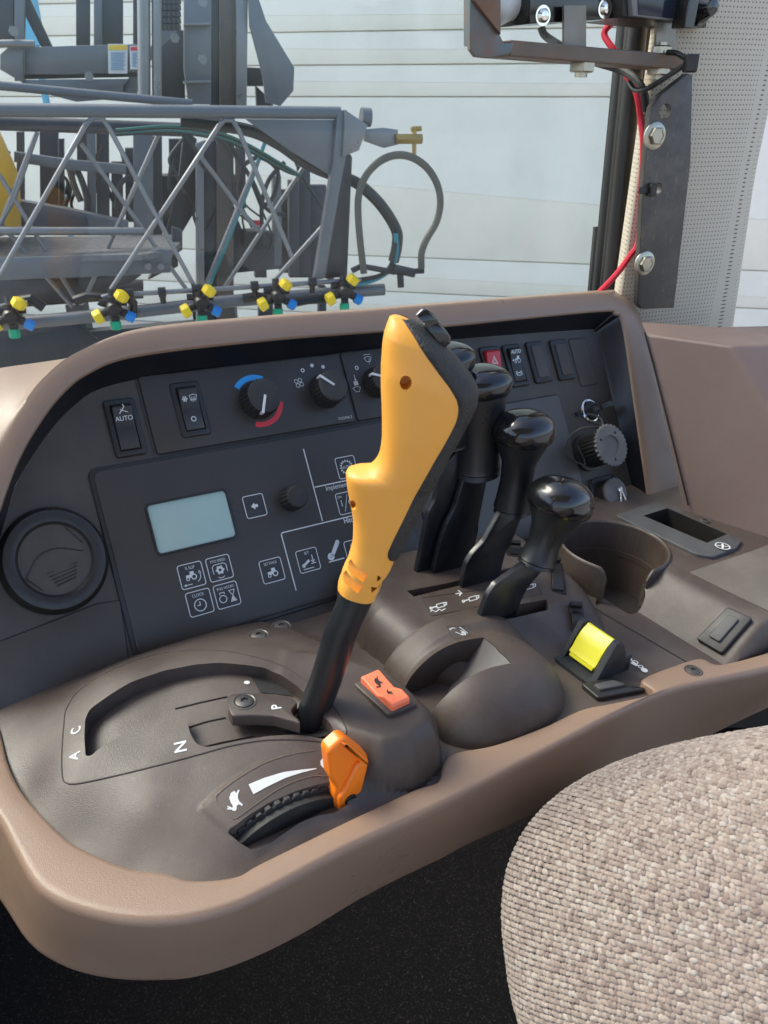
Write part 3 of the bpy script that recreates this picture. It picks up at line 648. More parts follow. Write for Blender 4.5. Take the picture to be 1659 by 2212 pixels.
# wedge as a ribbon so it follows the curve
up=[(578,598),(700,547),(860,498),(1000,479),(1130,465)];dn=[(618,678),(740,612),(880,545),(1010,503),(1133,472)]
A=smp('3',resamp(up,14),up=.35);B=smp('3',resamp(dn,14),up=.35); g.loft([A,B],closed=False)
def hare(g,z,c,s,rot,H=HgF,dz=.4,fl=1):
    ca,sa=math.cos(rot),math.sin(rot)
    body=[(-9,-2),(-8,2),(-4,5),(1,5),(5,4),(7,6),(9,6),(10.5,3.5),(9,1.5),(6,.5),(5,-2),(8,-5),(6,-5.5),(3,-3.5),(-1,-3),(-4,-4),(-8,-7),(-9,-6),(-6,-3)]
    ear=[(7.5,6),(4.5,9.5),(3,9.5),(6,5.5)]; ear2=[(8,6),(6.5,10.5),(5.2,10.6),(6.8,5.8)]
    for sh in(body,ear,ear2): drape(g,z,[(c[0]+s*(x*ca-y*fl*sa),c[1]+s*(x*sa+y*fl*ca)) for x,y in sh],H,dz)
def turtle(g,z,c,s,rot,H=HgF,dz=.4):
    ca,sa=math.cos(rot),math.sin(rot)
    for sh in([(-6,0),(-4,3.4),(0,4.6),(4,3.4),(6,0),(3,-1),(-3,-1)],[(5,0),(8,2.4),(9.6,1.2),(8,-.6)],[(-5,-.5),(-6,-3),(-3.6,-3),(-3,-.6)],[(3,-.6),(4,-3),(6,-2.6),(5,-.4)]):
        drape(g,z,[(c[0]+s*(x*ca-y*sa),c[1]+s*(x*sa+y*ca)) for x,y in sh],H,dz)
hare(g,'3',(470,730),8.2,1.25); turtle(g,'3',(1200,430),7.6,1.15)
part('marking',g,WHT,hs,MC)
# P strap with bolt, part of the gear lever
gear=thing('gear_lever','tall gear lever with an amber hand grip with black rubber back and a black shaft','gear lever',MC,(-82,-137,22))
hP=40
poly=cons('2',[(1095,380),(1130,360),(1300,358),(1480,378),(1530,420),(1490,460),(1500,495),(1540,520),(1545,545),(1380,500),(1250,494),(1120,500),(1095,450)],hP)
g=G(); g.prism(rpoly(poly,2,3),hP-8.5,hP,1.2); strap=part('pivot_arm',g,BRN,gear,MC)
c=con('2',(1198,412),hP); screw(c[0],c[1],hP,6,par=strap,nm='pivot_bolt')
g=G(); c=con('2',(1398,447),hP); g.text('P',c,9,hP+.3,rot=72,bold=.02); part('gear_letter',g,WHT,strap,MC)
# shaft and grip in a vertical plane facing the eye
GB=np.array([-82.,137.,22.])
nG=nrm(np.array([-.535,.845,0.])); aG=np.array([nG[1],-nG[0],0.])   # in (u,w,h)
aG=aG if aG[0]>0 else -aG
cw=lambda a:(P*a[0]+Q*a[1]+Zc*a[2])
gp0=O+cw(GB)*.001; gn=cw(nG); ga=cw(aG)
def gpl(z,p,d=0):
    q=hit(z,p,gn,gp0+gn*d*.001)-gp0; return (q@ga*1000,q@Zc*1000)
MG=frame(gp0,ga,Zc,gn)     # x right, y up, z to the eye (mm); y axis is Zc
sb=gpl('2',(1570,560)); st=gpl('1',(330,1990))
def axpt(z,p): return gpl(z,p)
pts=[axpt('v',(668,1585)),axpt('v',(672,1545)),axpt('v',(700,1480)),axpt('v',(735,1370)),axpt('v',(778,1270))]
g=G(); g.tube([(a,b,0) for a,b in resamp(pts,14)],[9.5,10,10.3,10.4,10.4,10.4,10.4,10.4,10.4,10.4,10.4,10.4,10.4,10.4],24)
shaft=part('shaft',g,mat('satin black shaft',(.010,.012,.014),.3,dust=.08,dcol=(.08,.08,.08),ds=20),gear,MG)
g=G(); a=axpt('v',(672,1570)); g.prism(rpoly([(a[0]-13,a[1]-20),(a[0]+14,a[1]-20),(a[0]+12,a[1]+9),(a[0]-9,a[1]+4)],3),-14,8,1.5); part('lever_clamp',g,BLK,gear,MG)
Lz=[(530,71),(505,80),(487,100),(475,130),(465,170),(450,260),(440,400),(438,500),(440,600),(445,700),(447,800),(447,900),(440,980),(430,1030),(412,1072),(385,1105),(350,1132),(310,1142),(270,1135),(235,1134),(210,1145),(197,1165),(198,1200),(204,1250),(215,1310),(233,1400),(246,1470),(248,1550),(244,1640),(225,1710),(208,1770),(190,1800),(170,1850),(165,1870),(150,1905),(140,1940),(141,1950)]
Rz=[(560,70),(600,68),(650,76),(690,95),(740,150),(800,220),(850,270),(930,335),(1000,420),(1050,480),(1085,540),(1097,600),(1085,680),(1040,780),(1000,850),(960,930),(900,1020),(850,1130),(800,1220),(730,1370),(640,1540),(570,1680),(540,1738),(520,1790),(500,1830),(475,1865),(455,1885),(445,1920),(430,1960),(412,1990),(400,2020),(385,2040)]
Sz=[(545,70),(571,78),(600,118),(640,180),(720,300),(800,410),(880,510),(930,590),(947,650),(945,700),(930,760),(890,840),(830,950),(760,1070),(700,1180),(640,1300),(580,1430),(520,1550),(480,1640),(474,1675),(490,1710),(540,1738)]
ax=nrm(np.array([750-270,-(100-1960.)])) # image-space axis, up positive
def ts(p): return (p[0]*ax[0]-p[1]*ax[1]*1.0, p[0]*ax[1]+p[1]*ax[0])   # (t along, s across to the right)
axi=np.array([ax[0],-ax[1]]); pei=np.array([ax[1],ax[0]])
TS=lambda l:np.array([[np.array(p)@axi,np.array(p)@pei] for p in l])
TL,TR,TSp=TS(Lz),TS(Rz),TS(Sz)
def mono(T): 
    o=T[np.argsort(T[:,0])]; return o
TLm,TRm,TSm=mono(TL),mono(TR),mono(TSp)
tmin=max(TLm[0,0],TRm[0,0]); tmax=min(TLm[:,0].max(),TRm[:,0].max())
Nst=90; sec=[]; shell=[]
tt=np.linspace(tmin,tmax-1,Nst); tt=np.r_[tt[:-6],tmax-np.array([26,18,11,6,2.5,.6])]
for t in tt:
    l=np.interp(t,TLm[:,0],TLm[:,1]); r=np.interp(t,TRm[:,0],TRm[:,1]); s=np.interp(t,TSm[:,0],TSm[:,1])
    pl_=gpl('1',axi*t+pei*l);pr_=gpl('1',axi*t+pei*r);ps_=gpl('1',axi*t+pei*s)
    pl_,pr_,ps_=map(np.array,(pl_,pr_,ps_)); c=(pl_+pr_)/2; hw=np.linalg.norm(pr_-pl_)/2; d=(pr_-pl_)/max(2*hw,1e-6)
    f=(t-tmin)/(tmax-tmin); 
    tz=np.interp(f,[0,.1,.16,.3,.45,.6,.8,.93,.985,1],[13,13,12.5,13.5,15,17,18,15,9,3]); tz=min(tz,hw*1.15+1)
    row=[];e=2.5
    for k in range(40):
        a=k*2*math.pi/40; ca,sa=math.cos(a),math.sin(a)
        X=math.copysign(abs(ca)**(2/e),ca)*hw; Z_=math.copysign(abs(sa)**(2/e),sa)*tz
        row.append((c[0]+d[0]*X,c[1]+d[1]*X,Z_))
    sec.append(row)
    if TSm[0,0]<=t<=TSm[:,0].max():
        xs=min(max((ps_-c)@d,-hw*.95),hw*.97); am=math.acos(max(-1,min(1,(abs(xs)/hw)**(e/2)*(1 if xs>0 else -1))))
        row=[]
        for k in range(25):
            a=-am+2*am*k/24; ca,sa=math.cos(a),math.sin(a); q=1.0 if k in(0,24) else 1; ofs=-.8 if k in(0,24) else (1.0 if k in(1,23) else 1.5)
            X=math.copysign(abs(ca)**(2/e),ca)*(hw+ofs); Z_=math.copysign(abs(sa)**(2/e),sa)*(tz+ofs)
            row.append((c[0]+d[0]*X,c[1]+d[1]*X,Z_))
        shell.append(row)
g=G(); g.loft(sec,True,True,True)
cuts=[]
for z,p,rx,ry in(('1',(612,542),3.1,3.9),('1',(247,1390),1.7,3.4)):
    a=gpl(z,p,16 if rx>2 else 8); q=G(); q.lathe([(1,-7 if rx>2 else 0),(1,40)],(0,0,0),n=20,T=Matrix.Translation((a[0],a[1],12 if rx>2 else 0))@Matrix.Diagonal((rx,ry,1,1))); cuts.append(q)
# collar grooves
for (x0,y0,x1,y1) in((205,1820,335,1890),(172,1895,300,1970),(395,1895,450,1888),(355,1975,410,1965)):
    a=gpl('1',(x0,y0),12);b=gpl('1',(x1,y1),12); q=G(); q.tube([(a[0],a[1],7.5 if x0<340 else 10.5),(b[0],b[1],12.5 if x0<340 else 6)],3.3,12); cuts.append(q)
grip=part('hand_grip',cut(g,cuts),ORG,gear,MG,sharp=45)
g=G(); g.loft(shell,False); part('rubber_back',g,RUB2,grip,MG,sharp=60)
for (x,y,w_,h_,an) in((745,130,17,8,-42),(810,215,22,9,-45)):
    a=gpl('1',(x,y),3); T=Matrix.Translation((a[0],a[1],2))@Matrix.Rotation(math.radians(an),4,'Z')
    g=G(); g.lathe([(1,0),(1.0,.55),(.8,.8),(.3,.9),(.01,.92)],(0,0,0),n=28,T=T@Matrix.Diagonal((w_*.4,7,h_*.45,1))@Matrix.Rotation(-math.pi/2,4,'X'),cap=False)
    part('thumb_button',g,GLS,grip,MG)
# ---- throttle wheel and orange lever
thr=thing('throttle_lever','bright orange hand throttle lever on a black toothed arc','throttle lever',MC,(-118,-187,-10))
wT=183
pt=[conw('3',p,wT) for p in((415,1000),(640,830),(860,690),(1050,620),(1270,590))]
(x1,y1),(x2,y2),(x3,y3)=pt[0],pt[2],pt[4]
a_=np.array([[x1,y1,1],[x2,y2,1],[x3,y3,1]]);b_=-np.array([x1*x1+y1*y1,x2*x2+y2*y2,x3*x3+y3*y3]); s_=np.linalg.solve(a_,b_)
ccx,ccy=-s_[0]/2,-s_[1]/2; RT=math.sqrt(ccx*ccx+ccy*ccy-s_[2])
a0=math.atan2(y1-ccy,x1-ccx)+.02; a1=math.atan2(y3-ccy,x3-ccx)-.5
g=G(); nt_=17; prof=[]
for k in range(nt_*4+1):
    a=a0+(a1-a0)*k/(nt_*4); r=RT if (k%4) in(0,1,2) else RT-2.2
    prof.append((ccx+r*math.cos(a),ccy+r*math.sin(a)))
base=[(ccx+(RT-26)*math.cos(a1+(a0-a1)*k/20),ccy+(RT-26)*math.sin(a1+(a0-a1)*k/20)) for k in range(21)]
lp=prof+base
g.loft([[(x,-(wT-6),h) for x,h in lp],[(x,-(wT+4),h) for x,h in lp]],True,True,True)
inner=[(ccx+(RT-3.5)*math.cos(a0+(a1-a0)*k/30),ccy+(RT-3.5)*math.sin(a0+(a1-a0)*k/30)) for k in range(31)]+base
g.loft([[(x,-(wT+4),h) for x,h in inner],[(x,-(wT+9),h) for x,h in inner]],True,True,True)
part('toothed_arc',g,RUB,thr,MC,bevel=.0004)
def thp(z,p,w_): return conw(z,p,w_)
# lever paddle: outline in the plane facing the operator
out=[(1345,225),(1395,235),(1560,365),(1563,430),(1500,640),(1440,770),(1385,845),(1330,850),(1285,800),(1283,700),(1300,625),(1255,560),(1228,350),(1240,320)]
wo=194
po=rpoly([conw('3',p,wo) for p in out],3,4)
g=G(); T=Matrix(((1,0,0,0),(0,0,-1,0),(0,1,0,0),(0,0,0,1)))
g.prism(po,wo-9,wo,2.2,T=T)
knobo=part('lever_paddle',g,OR2,thr,MC)
rd=[(1350,262),(1480,375),(1470,440),(1330,640),(1290,560),(1262,350)]
g=G(); po=rpoly([conw('3',p,wo) for p in[(1330,250),(1385,255),(1545,375),(1545,430),(1478,420),(1470,400)]],2,3); g.prism(po,wo-2,wo+2.5,1.6,T=T); po=rpoly([conw('3',p,wo) for p in[(1455,400),(1545,400),(1490,630),(1430,760),(1380,830),(1320,830),(1298,790),(1300,690),(1330,650)]],3,3); g.prism(po,wo-2,wo+3,2,T=T); part('paddle_ridge',g,OR2,knobo,MC)
a=conw('3',(1412,722),wo+3); g=G(); TT=Matrix.Translation((a[0],-(wo+3),a[1]))@Matrix.Rotation(math.pi/2,4,'X'); g.lathe([(4.2,0),(4.2,.9),(3.4,1.3),(1.5,1.3),(1.4,.2),(.01,.2)],n=24,T=TT,cap=False); part('paddle_screw',g,BLK,knobo,MC)
# ---- orange range rocker on the block
g=G(); hB=42
q=cons('E',[(1280,178),(1385,138),(1515,252),(1408,295)],hB); g.prism(rpoly(q,3),hB-5,hB+1.2,1.2); rb_=part('rocker_switch',g,BRN,console,MC,'coral orange range rocker switch with rabbit and turtle marks')
c=np.array(q).mean(0); e1=np.array(q[2])-np.array(q[1]); e1=e1/np.linalg.norm(e1); e2=np.array([-e1[1],e1[0]]);
TR_=Matrix(((e1[0],e2[0],0,c[0]),(e1[1],e2[1],0,c[1]),(0,0,1,0),(0,0,0,1)))
g=G(); pr=[(-18,hB),(-18,hB+5.5),(-16.5,hB+6.5),(1,hB+3.2),(8.5,hB+7),(16.5,hB+6),(18,hB+4.5),(18,hB)]
g.loft([[tuple(TR_@Vector((x,yy,h))) for x,h in pr] for yy in(-7.5,7.5)],True,True,True); rr_=part('rocker',g,OR3,rb_,MC,bevel=.001)
def rsurf(u,w):
    p=TR_.inverted()@Vector((u,-w,0)); return float(np.interp(p.x,[-16.5,1,8.5,16.5],[hB+6.5,hB+3.2,hB+7,hB+6]))+.3 if abs(p.y)<7.5 and abs(p.x)<17 else 0
g=G(); hare(g,'E',(1372,170),1.9,.75,rsurf,.1); turtle(g,'E',(1412,206),1.7,.4,rsurf,.1); part('marking',g,LBL,rr_,MC)
# ---- lever housing
def Hlev(U,W):
    U=np.asarray(U,float);W=np.asarray(W,float)
    top=35-.06*(U-60)-np.clip(W-62,0,None)*.12-np.clip(W-112,0,None)*.42
    d=dpoly(U,W,[(30,-30),(252,-30),(250,45),(238,100),(222,138),(195,170),(120,172),(60,150),(22,110),(14,60)])
    t=np.clip(d/30,0,1); return -4+(top+4)*np.sqrt(np.clip(1-(1-t)**2.4,0,1))
HlF=lambda u,w:float(Hlev(u,w))
gl=hf(Hlev,8,260,-26,180,2.2,bot=-9)
def scut(z,ps,H,d0,top=80,r=1):
    q=[surf(z,p,H) for p in ps]; c=G(); c.prism(rpoly([(a,b) for a,b,_ in q],r,2),d0,top); return c
c1=scut('D',[(98,1078),(270,1045),(420,1010),(560,975),(565,990),(420,1033),(270,1068),(128,1103)],HlF,4)
c2=scut('D',[(190,1215),(400,1172),(560,1140),(703,1115),(710,1160),(560,1195),(400,1222),(196,1252)],HlF,4)
c3=scut('D',[(80,1015),(200,985),(380,950),(500,925),(505,935),(380,965),(200,1003),(90,1030)],HlF,4)
lev_h=part('lever_housing',cut(gl,[c1,c2]),BRN,console,MC,sharp=32)
g=G(); g.prism(rrect(55,215,-125,-25,3),4,8); part('slot_seal',g,PIT,lev_h,MC)
g=G()
for ps in([(165,1108),(660,1042),(682,1092),(200,1188)],):
    q=[surf('D',p,HlF) for p in resamp(ps+[ps[0]],50)]; g.tube([(a,b,h+.1) for a,b,h in q],.35,6)
part('label_outline',g,mat('moulded edge dark',(.05,.038,.033),.6),lev_h,MC)
g=G()
def cyl_icon(g,z,cx,cy,s,wave=False,arr=False):
    def ln(pts,w=.9):
        q=[surf(z,(cx+x*s,cy+y*s),HlF) for x,y in pts]
        g.stroke([(a,b) for a,b,_ in q],w,f3=lambda a,b:(a,b,HlF(a,-b)+.35))
    ln([(-9,-6),(22,-15),(27,0),(-5,9),(-9,-6)]); ln([(-9,2),(-30,8)],1.4); ln([(-33,4),(-37,9),(-33,14),(-28,11),(-29,5),(-33,4)],1.0); ln([(22,-15),(34,-16),(34,-6),(26,-2)],1.0)
    if wave: ln([(-34,24),(-26,17),(-12,25),(4,14),(14,20),(30,11)],.9)
    if arr: ln([(-66,-22),(-42,-27)],1.2); ln([(-56,-38),(-40,-27),(-50,-14)],1.2)
cyl_icon(g,'D',235,1145,1.0,wave=True); cyl_icon(g,'D',375,1115,1.0,arr=True); cyl_icon(g,'D',620,1065,1.0)
part('marking',g,WHT,lev_h,MC)
# friction clips at the slot ends
for z,ps in(('D',[(735,960),(750,1080)]),('D',[(822,1142),(838,1275)]),('D',[(562,890),(570,925)])):
    a=surf(z,ps[0],HlF);b=surf(z,ps[1],HlF); a=np.array(a);b=np.array(b); d=b-a; L=np.linalg.norm(d[:2]); 
    if L<2: continue
    ang=math.atan2(d[1],d[0]); T=Matrix.Translation((a[0],a[1],(a[2]+b[2])/2))@Matrix.Rotation(ang,4,'Z')@Matrix.Rotation(math.atan2(a[2]-b[2],L),4,'Y')
    T=Matrix.Translation((a[0],a[1],a[2]))@Matrix.Rotation(ang,4,'Z')@Matrix.Rotation(math.atan2(a[2]-b[2],L),4,'Y')
    pr=[(0,-3),(0,5),(1.5,9),(5,9.5),(6.5,8),(5.5,4.5),(L*.3,3.5),(L*.55,7),(L*.8,6.5),(L,2),(L,-3)]
    g=G(); g.loft([[tuple(T@Vector((x,yy,h))) for x,h in pr] for yy in(-5,5)],True,True,True); g.prism(rrect(-2,L+3,-9,8,1),-1,.6,T=T,mi=0)
    part('stop_clip',g,BLK,lev_h,MC,bevel=.0006)
# ---- hydraulic levers
def lever(lab,wb,stem,cap,grip,rings,th=2.6):
    """stem polygon, cap ellipse and grip outline traced in the slot plane w=wb"""
    base=conw('D',stem[-1],wb)
    t=thing('hydraulic_lever',lab,'lever',MC,(base[0],-wb,10),group='black hydraulic control levers')
    q=[conw('D',p,wb) for p in stem]
    g=G(); T=Matrix(((1,0,0,0),(0,0,-1,0),(0,1,0,0),(0,0,0,1)))
    g.prism(rpoly(q,2,2),wb-th,wb+th,1.2,T=T,seg=2); part('stem',g,STM,t,MC)
    c0=np.array(conw('D',cap[0],wb)); ct=np.array(conw('D',grip[-1],wb)); a=ct-c0; L=np.linalg.norm(a); a/=L   # axis from cap centre down
    pe=np.array([-a[1],a[0]]); sc=cap[1]
    def P3_(t_,x,y): return (c0[0]+a[0]*t_+pe[0]*x,-(wb+y),c0[1]+a[1]*t_+pe[1]*x)
    def body(prof,n=36,e=2.35,dy=.92):
        L_=[]
        for tz,r in prof:
            l=[]
            for k in range(n):
                an=k*2*math.pi/n; ca,sa=math.cos(an),math.sin(an)
                l.append(P3_(tz,math.copysign(abs(ca)**(2/e),ca)*r,math.copysign(abs(sa)**(2/e),sa)*r*dy))
            L_.append(l)
        g=G(); g.loft(L_,True,True,True); return g
    r=cap[1]; hh=cap[2]
    prof=[(-hh*math.cos(k/10*math.pi/2),max(.3,r*math.sin(k/10*math.pi/2)**.8)) for k in range(11)]+[(3,r*.995),(6.5,r*.95),(8.5,r*.9)]
    part('glossy_cap',body(prof),GLS,t,MC,sharp=50)
    gp=[(8.2,r*.88)]+[(L*f,r*k) for f,k in grip[0]]
    o=part('grip_body',body(gp,e=2.2),mat('soft black grip',(.011,.012,.013),.33,grain=.15,gs=1200,dust=.1,dcol=(.06,.055,.05),ds=20) if 'grip' not in INV else GRIPM,t,MC,sharp=50)
    return t
hyd='black hydraulic control levers'
lever('longest hydraulic lever at the back, mostly hidden behind the amber grip',24,[(235,560),(325,450),(325,690),(305,720),(240,1004),(130,1012),(150,920),(185,735),(215,680)],((270,75),23,11),([(.3,.82),(.85,.72),(.93,.78),(.96,.72),(1,.76)],(285,440)),None)
lever('second hydraulic lever, glossy top beside the amber grip, below the red switch',32,[(345,565),(445,560),(402,780),(402,812),(362,980),(205,998),(240,850),(265,785),(300,715)],((420,175),25.5,13),([(.2,.84),(.5,.73),(.88,.73),(.93,.78),(.95,.72),(1,.77)],(403,570)),None)
lever('third hydraulic lever standing in the rear slot, glossy oval top',62,[(497,735),(600,720),(545,862),(515,918),(487,1045),(325,1070),(350,955),(378,912),(425,862)],((604,385),26,17),([(.18,.8),(.38,.56),(.6,.53),(.85,.60),(.93,.64),(.95,.58),(1,.62)],(552,735)),None)
lever('lowest hydraulic lever in the front slot, glossy round top nearest the cup holder',108,[(600,955),(685,975),(612,1062),(587,1112),(548,1220),(395,1222),(442,1092),(475,1045)],((763,690),27.5,20),([(.2,.8),(.4,.60),(.65,.50),(.88,.56),(.93,.60),(.95,.55),(1,.58)],(655,965)),None)
# ---- hitch dial housing
def Hdial(U,W):
    U=np.asarray(U,float);W=np.asarray(W,float)
    tb=np.clip((W-92)/5,0,1); back=np.sqrt(np.clip(1-(1-tb)**2,0,1))
    a=-5+42*np.sqrt(np.clip(1-np.clip(np.abs(U-74)/64,0,1)**2.3,0,1))*back*np.clip(1-(W-116)/60,0,1)**.7
    b=-5+45*np.clip(1-np.clip(np.abs(U-64)/63,0,1)**2.4-np.clip(np.abs(W-155)/53,0,1)**2.4,0,1)**.5
    return smax(a,b,2.0)
HdF=lambda u,w:float(Hdial(u,w))
gd=hf(Hdial,6,140,88,210,1.6,bot=-9)
c1=scut('F',[(60,400),(110,300),(160,240),(230,182),(320,140),(430,120),(500,180),(552,232),(470,248),(400,275),(330,318),(270,370),(215,430),(190,500),(120,560)],HdF,1,r=1.5)
dial=part('hitch_dial_housing',cut(gd,[c1]),BRN,console,MC,sharp=35)
g=G()
A=[surf('F',p,HdF,-.6) for p in resamp([(425,118),(500,180),(556,234)],8)]; Bq=[con('F',p,4) for p in resamp([(300,300),(270,370),(225,425)],8)]
A=[np.array(a) for a in A];B_=[np.array([*b,3]) for b in Bq]
g.loft([[tuple(a*(1-t)+b*t+np.array([0,0,-5*math.sin(math.pi*t)])) for a,b in zip(A,B_)] for t in np.linspace(0,1,10)],closed=False)
part('dial_ramp',g,mat('grey brown ramp',(.085,.075,.075),.5,grain=.3,gs=1300),dial,MC,sharp=60)
g=G(); q=[surf('F',p,HdF,.1) for p in resamp([(270,75),(350,70),(375,115),(300,128),(270,75)],30)]; g.tube(q,.35,6); part('label_outline',g,mat('moulded edge b',(.05,.038,.033),.6),dial,MC)
g=G()
def dl(pts,w=.8):
    q=[surf('F',p,HdF) for p in pts]; g.stroke([(a,b) for a,b,_ in q],w,f3=lambda a,b:(a,b,HdF(a,-b)+.35))
dl([(325,76),(362,104)]); dl([(282,86),(340,112)]); dl([(282,86),(300,80),(350,100),(352,110),(340,112)]); dl([(335,100),(344,99),(346,106),(338,108),(335,100)]); part('marking',g,WGR,dial,MC)
q=cr([(*con('F',p,h),h) for p,h in(((452,74),31),((505,84),26),((560,112),18),((610,150),9),((648,186),1))],5)
g=G(); g.tube(q,1.9,10); part('dial_wheel_edge',g,mat('wheel brown',(.12,.085,.07),.45,grain=.2),dial,MC)
g=G(); g.tube([(a-2.2,b-2.5,c-1.2) for a,b,c in q],1.9,8); part('dial_slot',g,PIT,dial,MC)
# ---- yellow latch switch
g=G(); T=Matrix(((1,0,0,0),(0,0,-1,0),(0,1,0,0),(0,0,0,1)))
pr=[(143,0),(190,0),(190,3),(176,29),(171,33),(167,32),(157,14),(152,4),(143,2.5)]
for w0,w1 in((150,154.5),(184.5,190)): g.prism(pr,w0,w1,.6,T=T,seg=2)
g.box(143,190,-188,-150,0,3); g.box(184,190,-190,-150,0,14); part_=part('latch_switch_housing',g,mat('matt black housing',(.012,.015,.02),.45,grain=.2,gs=1500,dust=.12),console,MC,'black housing with a yellow latching rocker')
g=G(); pr=[(154,9),(157,13),(160.5,20),(165,26.5),(171.5,31.5),(174,30.5),(174,26),(168,20),(164,12),(162,8)]
g.loft([[(x,-w_,h) for x,h in pr] for w_ in(155.5,183.5)],True,True,True)
g.prism([(153,6),(158,4),(161,9),(155.5,11)],157,182,.5,T=T); part('yellow_rocker',g,YEL,part_,MC,bevel=.0008)
# ---- blank covers
def blank(q,h0,lab,M=MC,ins=6):
    g=G(); g.prism(rpoly(q,2.5),h0-1,h0+4,1.2); o=part('blank_cover',g,BLK,console,M,lab)
    g=G(); g.prism(rpoly(inset(ccw(q),ins),2),h0+3,h0+6.5,1); part('cover_insert',g,PKT,o,M)
blank(cons('5',[(405,1352),(600,1308),(845,1388),(520,1450)],3),0,'flat black cover on the deck in front of the yellow latch')
# ---- label pad right of the latch
g=G(); q=[(*con('5',p,.4),.25) for p in[(735,1150),(905,1265),(860,1300),(700,1185)]]; g.stroke(q,.35,.25,closed=True); part('label_outline',g,mat('moulded edge c',(.05,.038,.033),.6),console,MC)
g=G()
for p,r in(((725,1183),2.8),((830,1258),2.8)): g.disc(con('5',p,.4),r,.4)
for p,r in(((768,1205),2.2),((805,1235),1.8)): g.ring(con('5',p,.4),r,.9,.4,n=16)
q=cons('5',[(735,1210),(760,1200),(790,1225),(775,1232),(755,1222)],.4); g.fill(q,.42); part('marking',g,WHT,console,MC)
# ---- right plateau with cup holder and tray
def Hpl(U,W):
    U=np.asarray(U,float);W=np.asarray(W,float)
    t=np.clip((U-266)/45,0,1); k=3; s=np.where(t<1,t,1)
    h=smax(np.zeros_like(U)-40,-0+34*(U-266)/45,1.0); h=-smax(-h,np.full_like(U,-30.),2.0)
    e=np.clip((235-W)/9,0,1); return -4+(h+4)*np.sqrt(np.clip(1-(1-e)**2,0,1))
HpF=lambda u,w:float(Hpl(u,w))
gp=hf(lambda U,W:np.clip(Hpl(U,W),-4,None),262,560,-36,238,3,bot=-9)
cx_,cy_=297,73
c1=G(); c1.lathe([(50.5,-80),(50.5,80)],(cx_,-cy_,0),n=64)
slotp=rpoly([(262,-88),(247,-104),(243,-120),(249,-131),(260,-137),(271,-136),(280,-131),(284.5,-125),(287,-116),(296,-95)],3)
c2=G(); c2.prism(slotp,-80,80)
pk=[(372,-46),(412,-46),(418,-116),(381,-118)]
c3=G(); c3.prism(rpoly(pk,2),2,80)
pl_=part('raised_ledge',cut(gp,[c1,c2,c3]),BRN,console,MC,sharp=35)
# cup wall: thick ring, open at the front handle slot
g=G(); 
def ang(u,w): return math.atan2(-(w-cy_),u-cx_)
aA=ang(252,106); aB=ang(283,130)   # slot edges
tot=2*math.pi-(aB-aA); n=90; rows=[]
prof=[(50.5,-45),(50.5,29),(51,31.4),(52.3,32.3),(53.8,31.6),(54.4,29.5),(54.4,-5)]
for k in range(n+1):
    a=aB+tot*k/n
    # lip flares out and rounds down at the slot
    e=min(k,n-k)/n*tot*52; flare=1.2*math.exp(-e/6.) if k<n/2 else 3.5*math.exp(-e/7)
    drop=10*max(0,1-e/8)**2
    rows.append([(cx_+(r+flare)*math.cos(a),-cy_+(r+flare)*math.sin(a),z-(drop if z>0 else 0)) for r,z in prof])
g.loft(rows,False); g.face([g.v(p) for p in rows[0]]); g.face([g.v(p) for p in rows[-1]])
cup=part('cup_holder',g,BRN,console,MC,sharp=50)
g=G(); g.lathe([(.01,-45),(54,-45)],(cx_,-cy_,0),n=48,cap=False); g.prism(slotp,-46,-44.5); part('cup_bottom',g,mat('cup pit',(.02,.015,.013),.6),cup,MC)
sp=[(p[0],p[1]) for p in slotp if math.hypot(p[0]-cx_,p[1]+cy_)>51.5]
st0=max(range(len(sp)),key=lambda i:math.dist(sp[i],sp[i-1])); sp=sp[st0:]+sp[:st0]
g=G(); g.loft([[(x,y,-45) for x,y in sp],[(x,y,min(HpF(x,-y),0) if x<266 else HpF(x,-y)-.5) for x,y in sp]],False); part('handle_slot',g,BRN,cup,MC,sharp=50)
# tray insert
g=G(); op=[(346,-30),(416,-28),(420,-132),(400,-139),(362,-139),(352,-128)]
g.prism(rpoly(op,3),28,33.5,1.2); cgp=G(); cgp.prism(rpoly(pk,1.5),0,60); tray=part('ash_tray',cut(g,[cgp]),PKT,console,MC,'dusty black open tray with a no smoking emblem')
g=G(); k=rpoly(pk,1.5); g.loft([[(x,y,33) for x,y in k],[(395+(x-395)*.93,-82+(y+82)*.95,8) for x,y in k]],True,False,True); part('tray_well',g,BLK,tray,MC)
c=con('5',(1353,432),34); g=G(); g.lathe([(7.4,33),(7.4,34.6),(6.6,34.8),(6.6,34.2),(.01,34.2)],(c[0],c[1],0),n=32,cap=False); em=part('emblem',g,PKT,tray,MC)
g=G(); g.ring(c,6.8,1.1,35.1,n=28); g.stroke([(c[0]-4.4,c[1]+4.4),(c[0]+4.4,c[1]-4.4)],1.1,35.1); g.stroke([(c[0]-4.5,c[1]-3.2),(c[0]+4.5,c[1]+3.2)],2.0,35.0); part('marking',g,WHT,em,MC)
g=G(); q=cons('5',[(1130,600),(1560,455),(1659,415),(1900,500),(1900,960),(1659,855),(1480,772)],31.4); g.prism(rpoly(q,3),30,31.4,.3); part('label_pad',g,PAD,console,MC)
# cover on the slope: frame on the ramp
so=O+P*.266; sx=nrm(P*45+Zc*34); sz=nrm(np.cross(sx,Q)); sz=sz if sz@Zc>0 else -sz
MS=frame(so,sx,-Q,sz)
def slp(z,p,h=0):
    q=hit(z,p,sz,so+sz*h*.001)-so; return (q@sx*1000,-(q@Q)*1000)
blank([slp('5',p,3) for p in[(1178,1050),(1388,835),(1558,910),(1350,1150)]],0,'black cover on the sloping side of the raised ledge',MS,7)
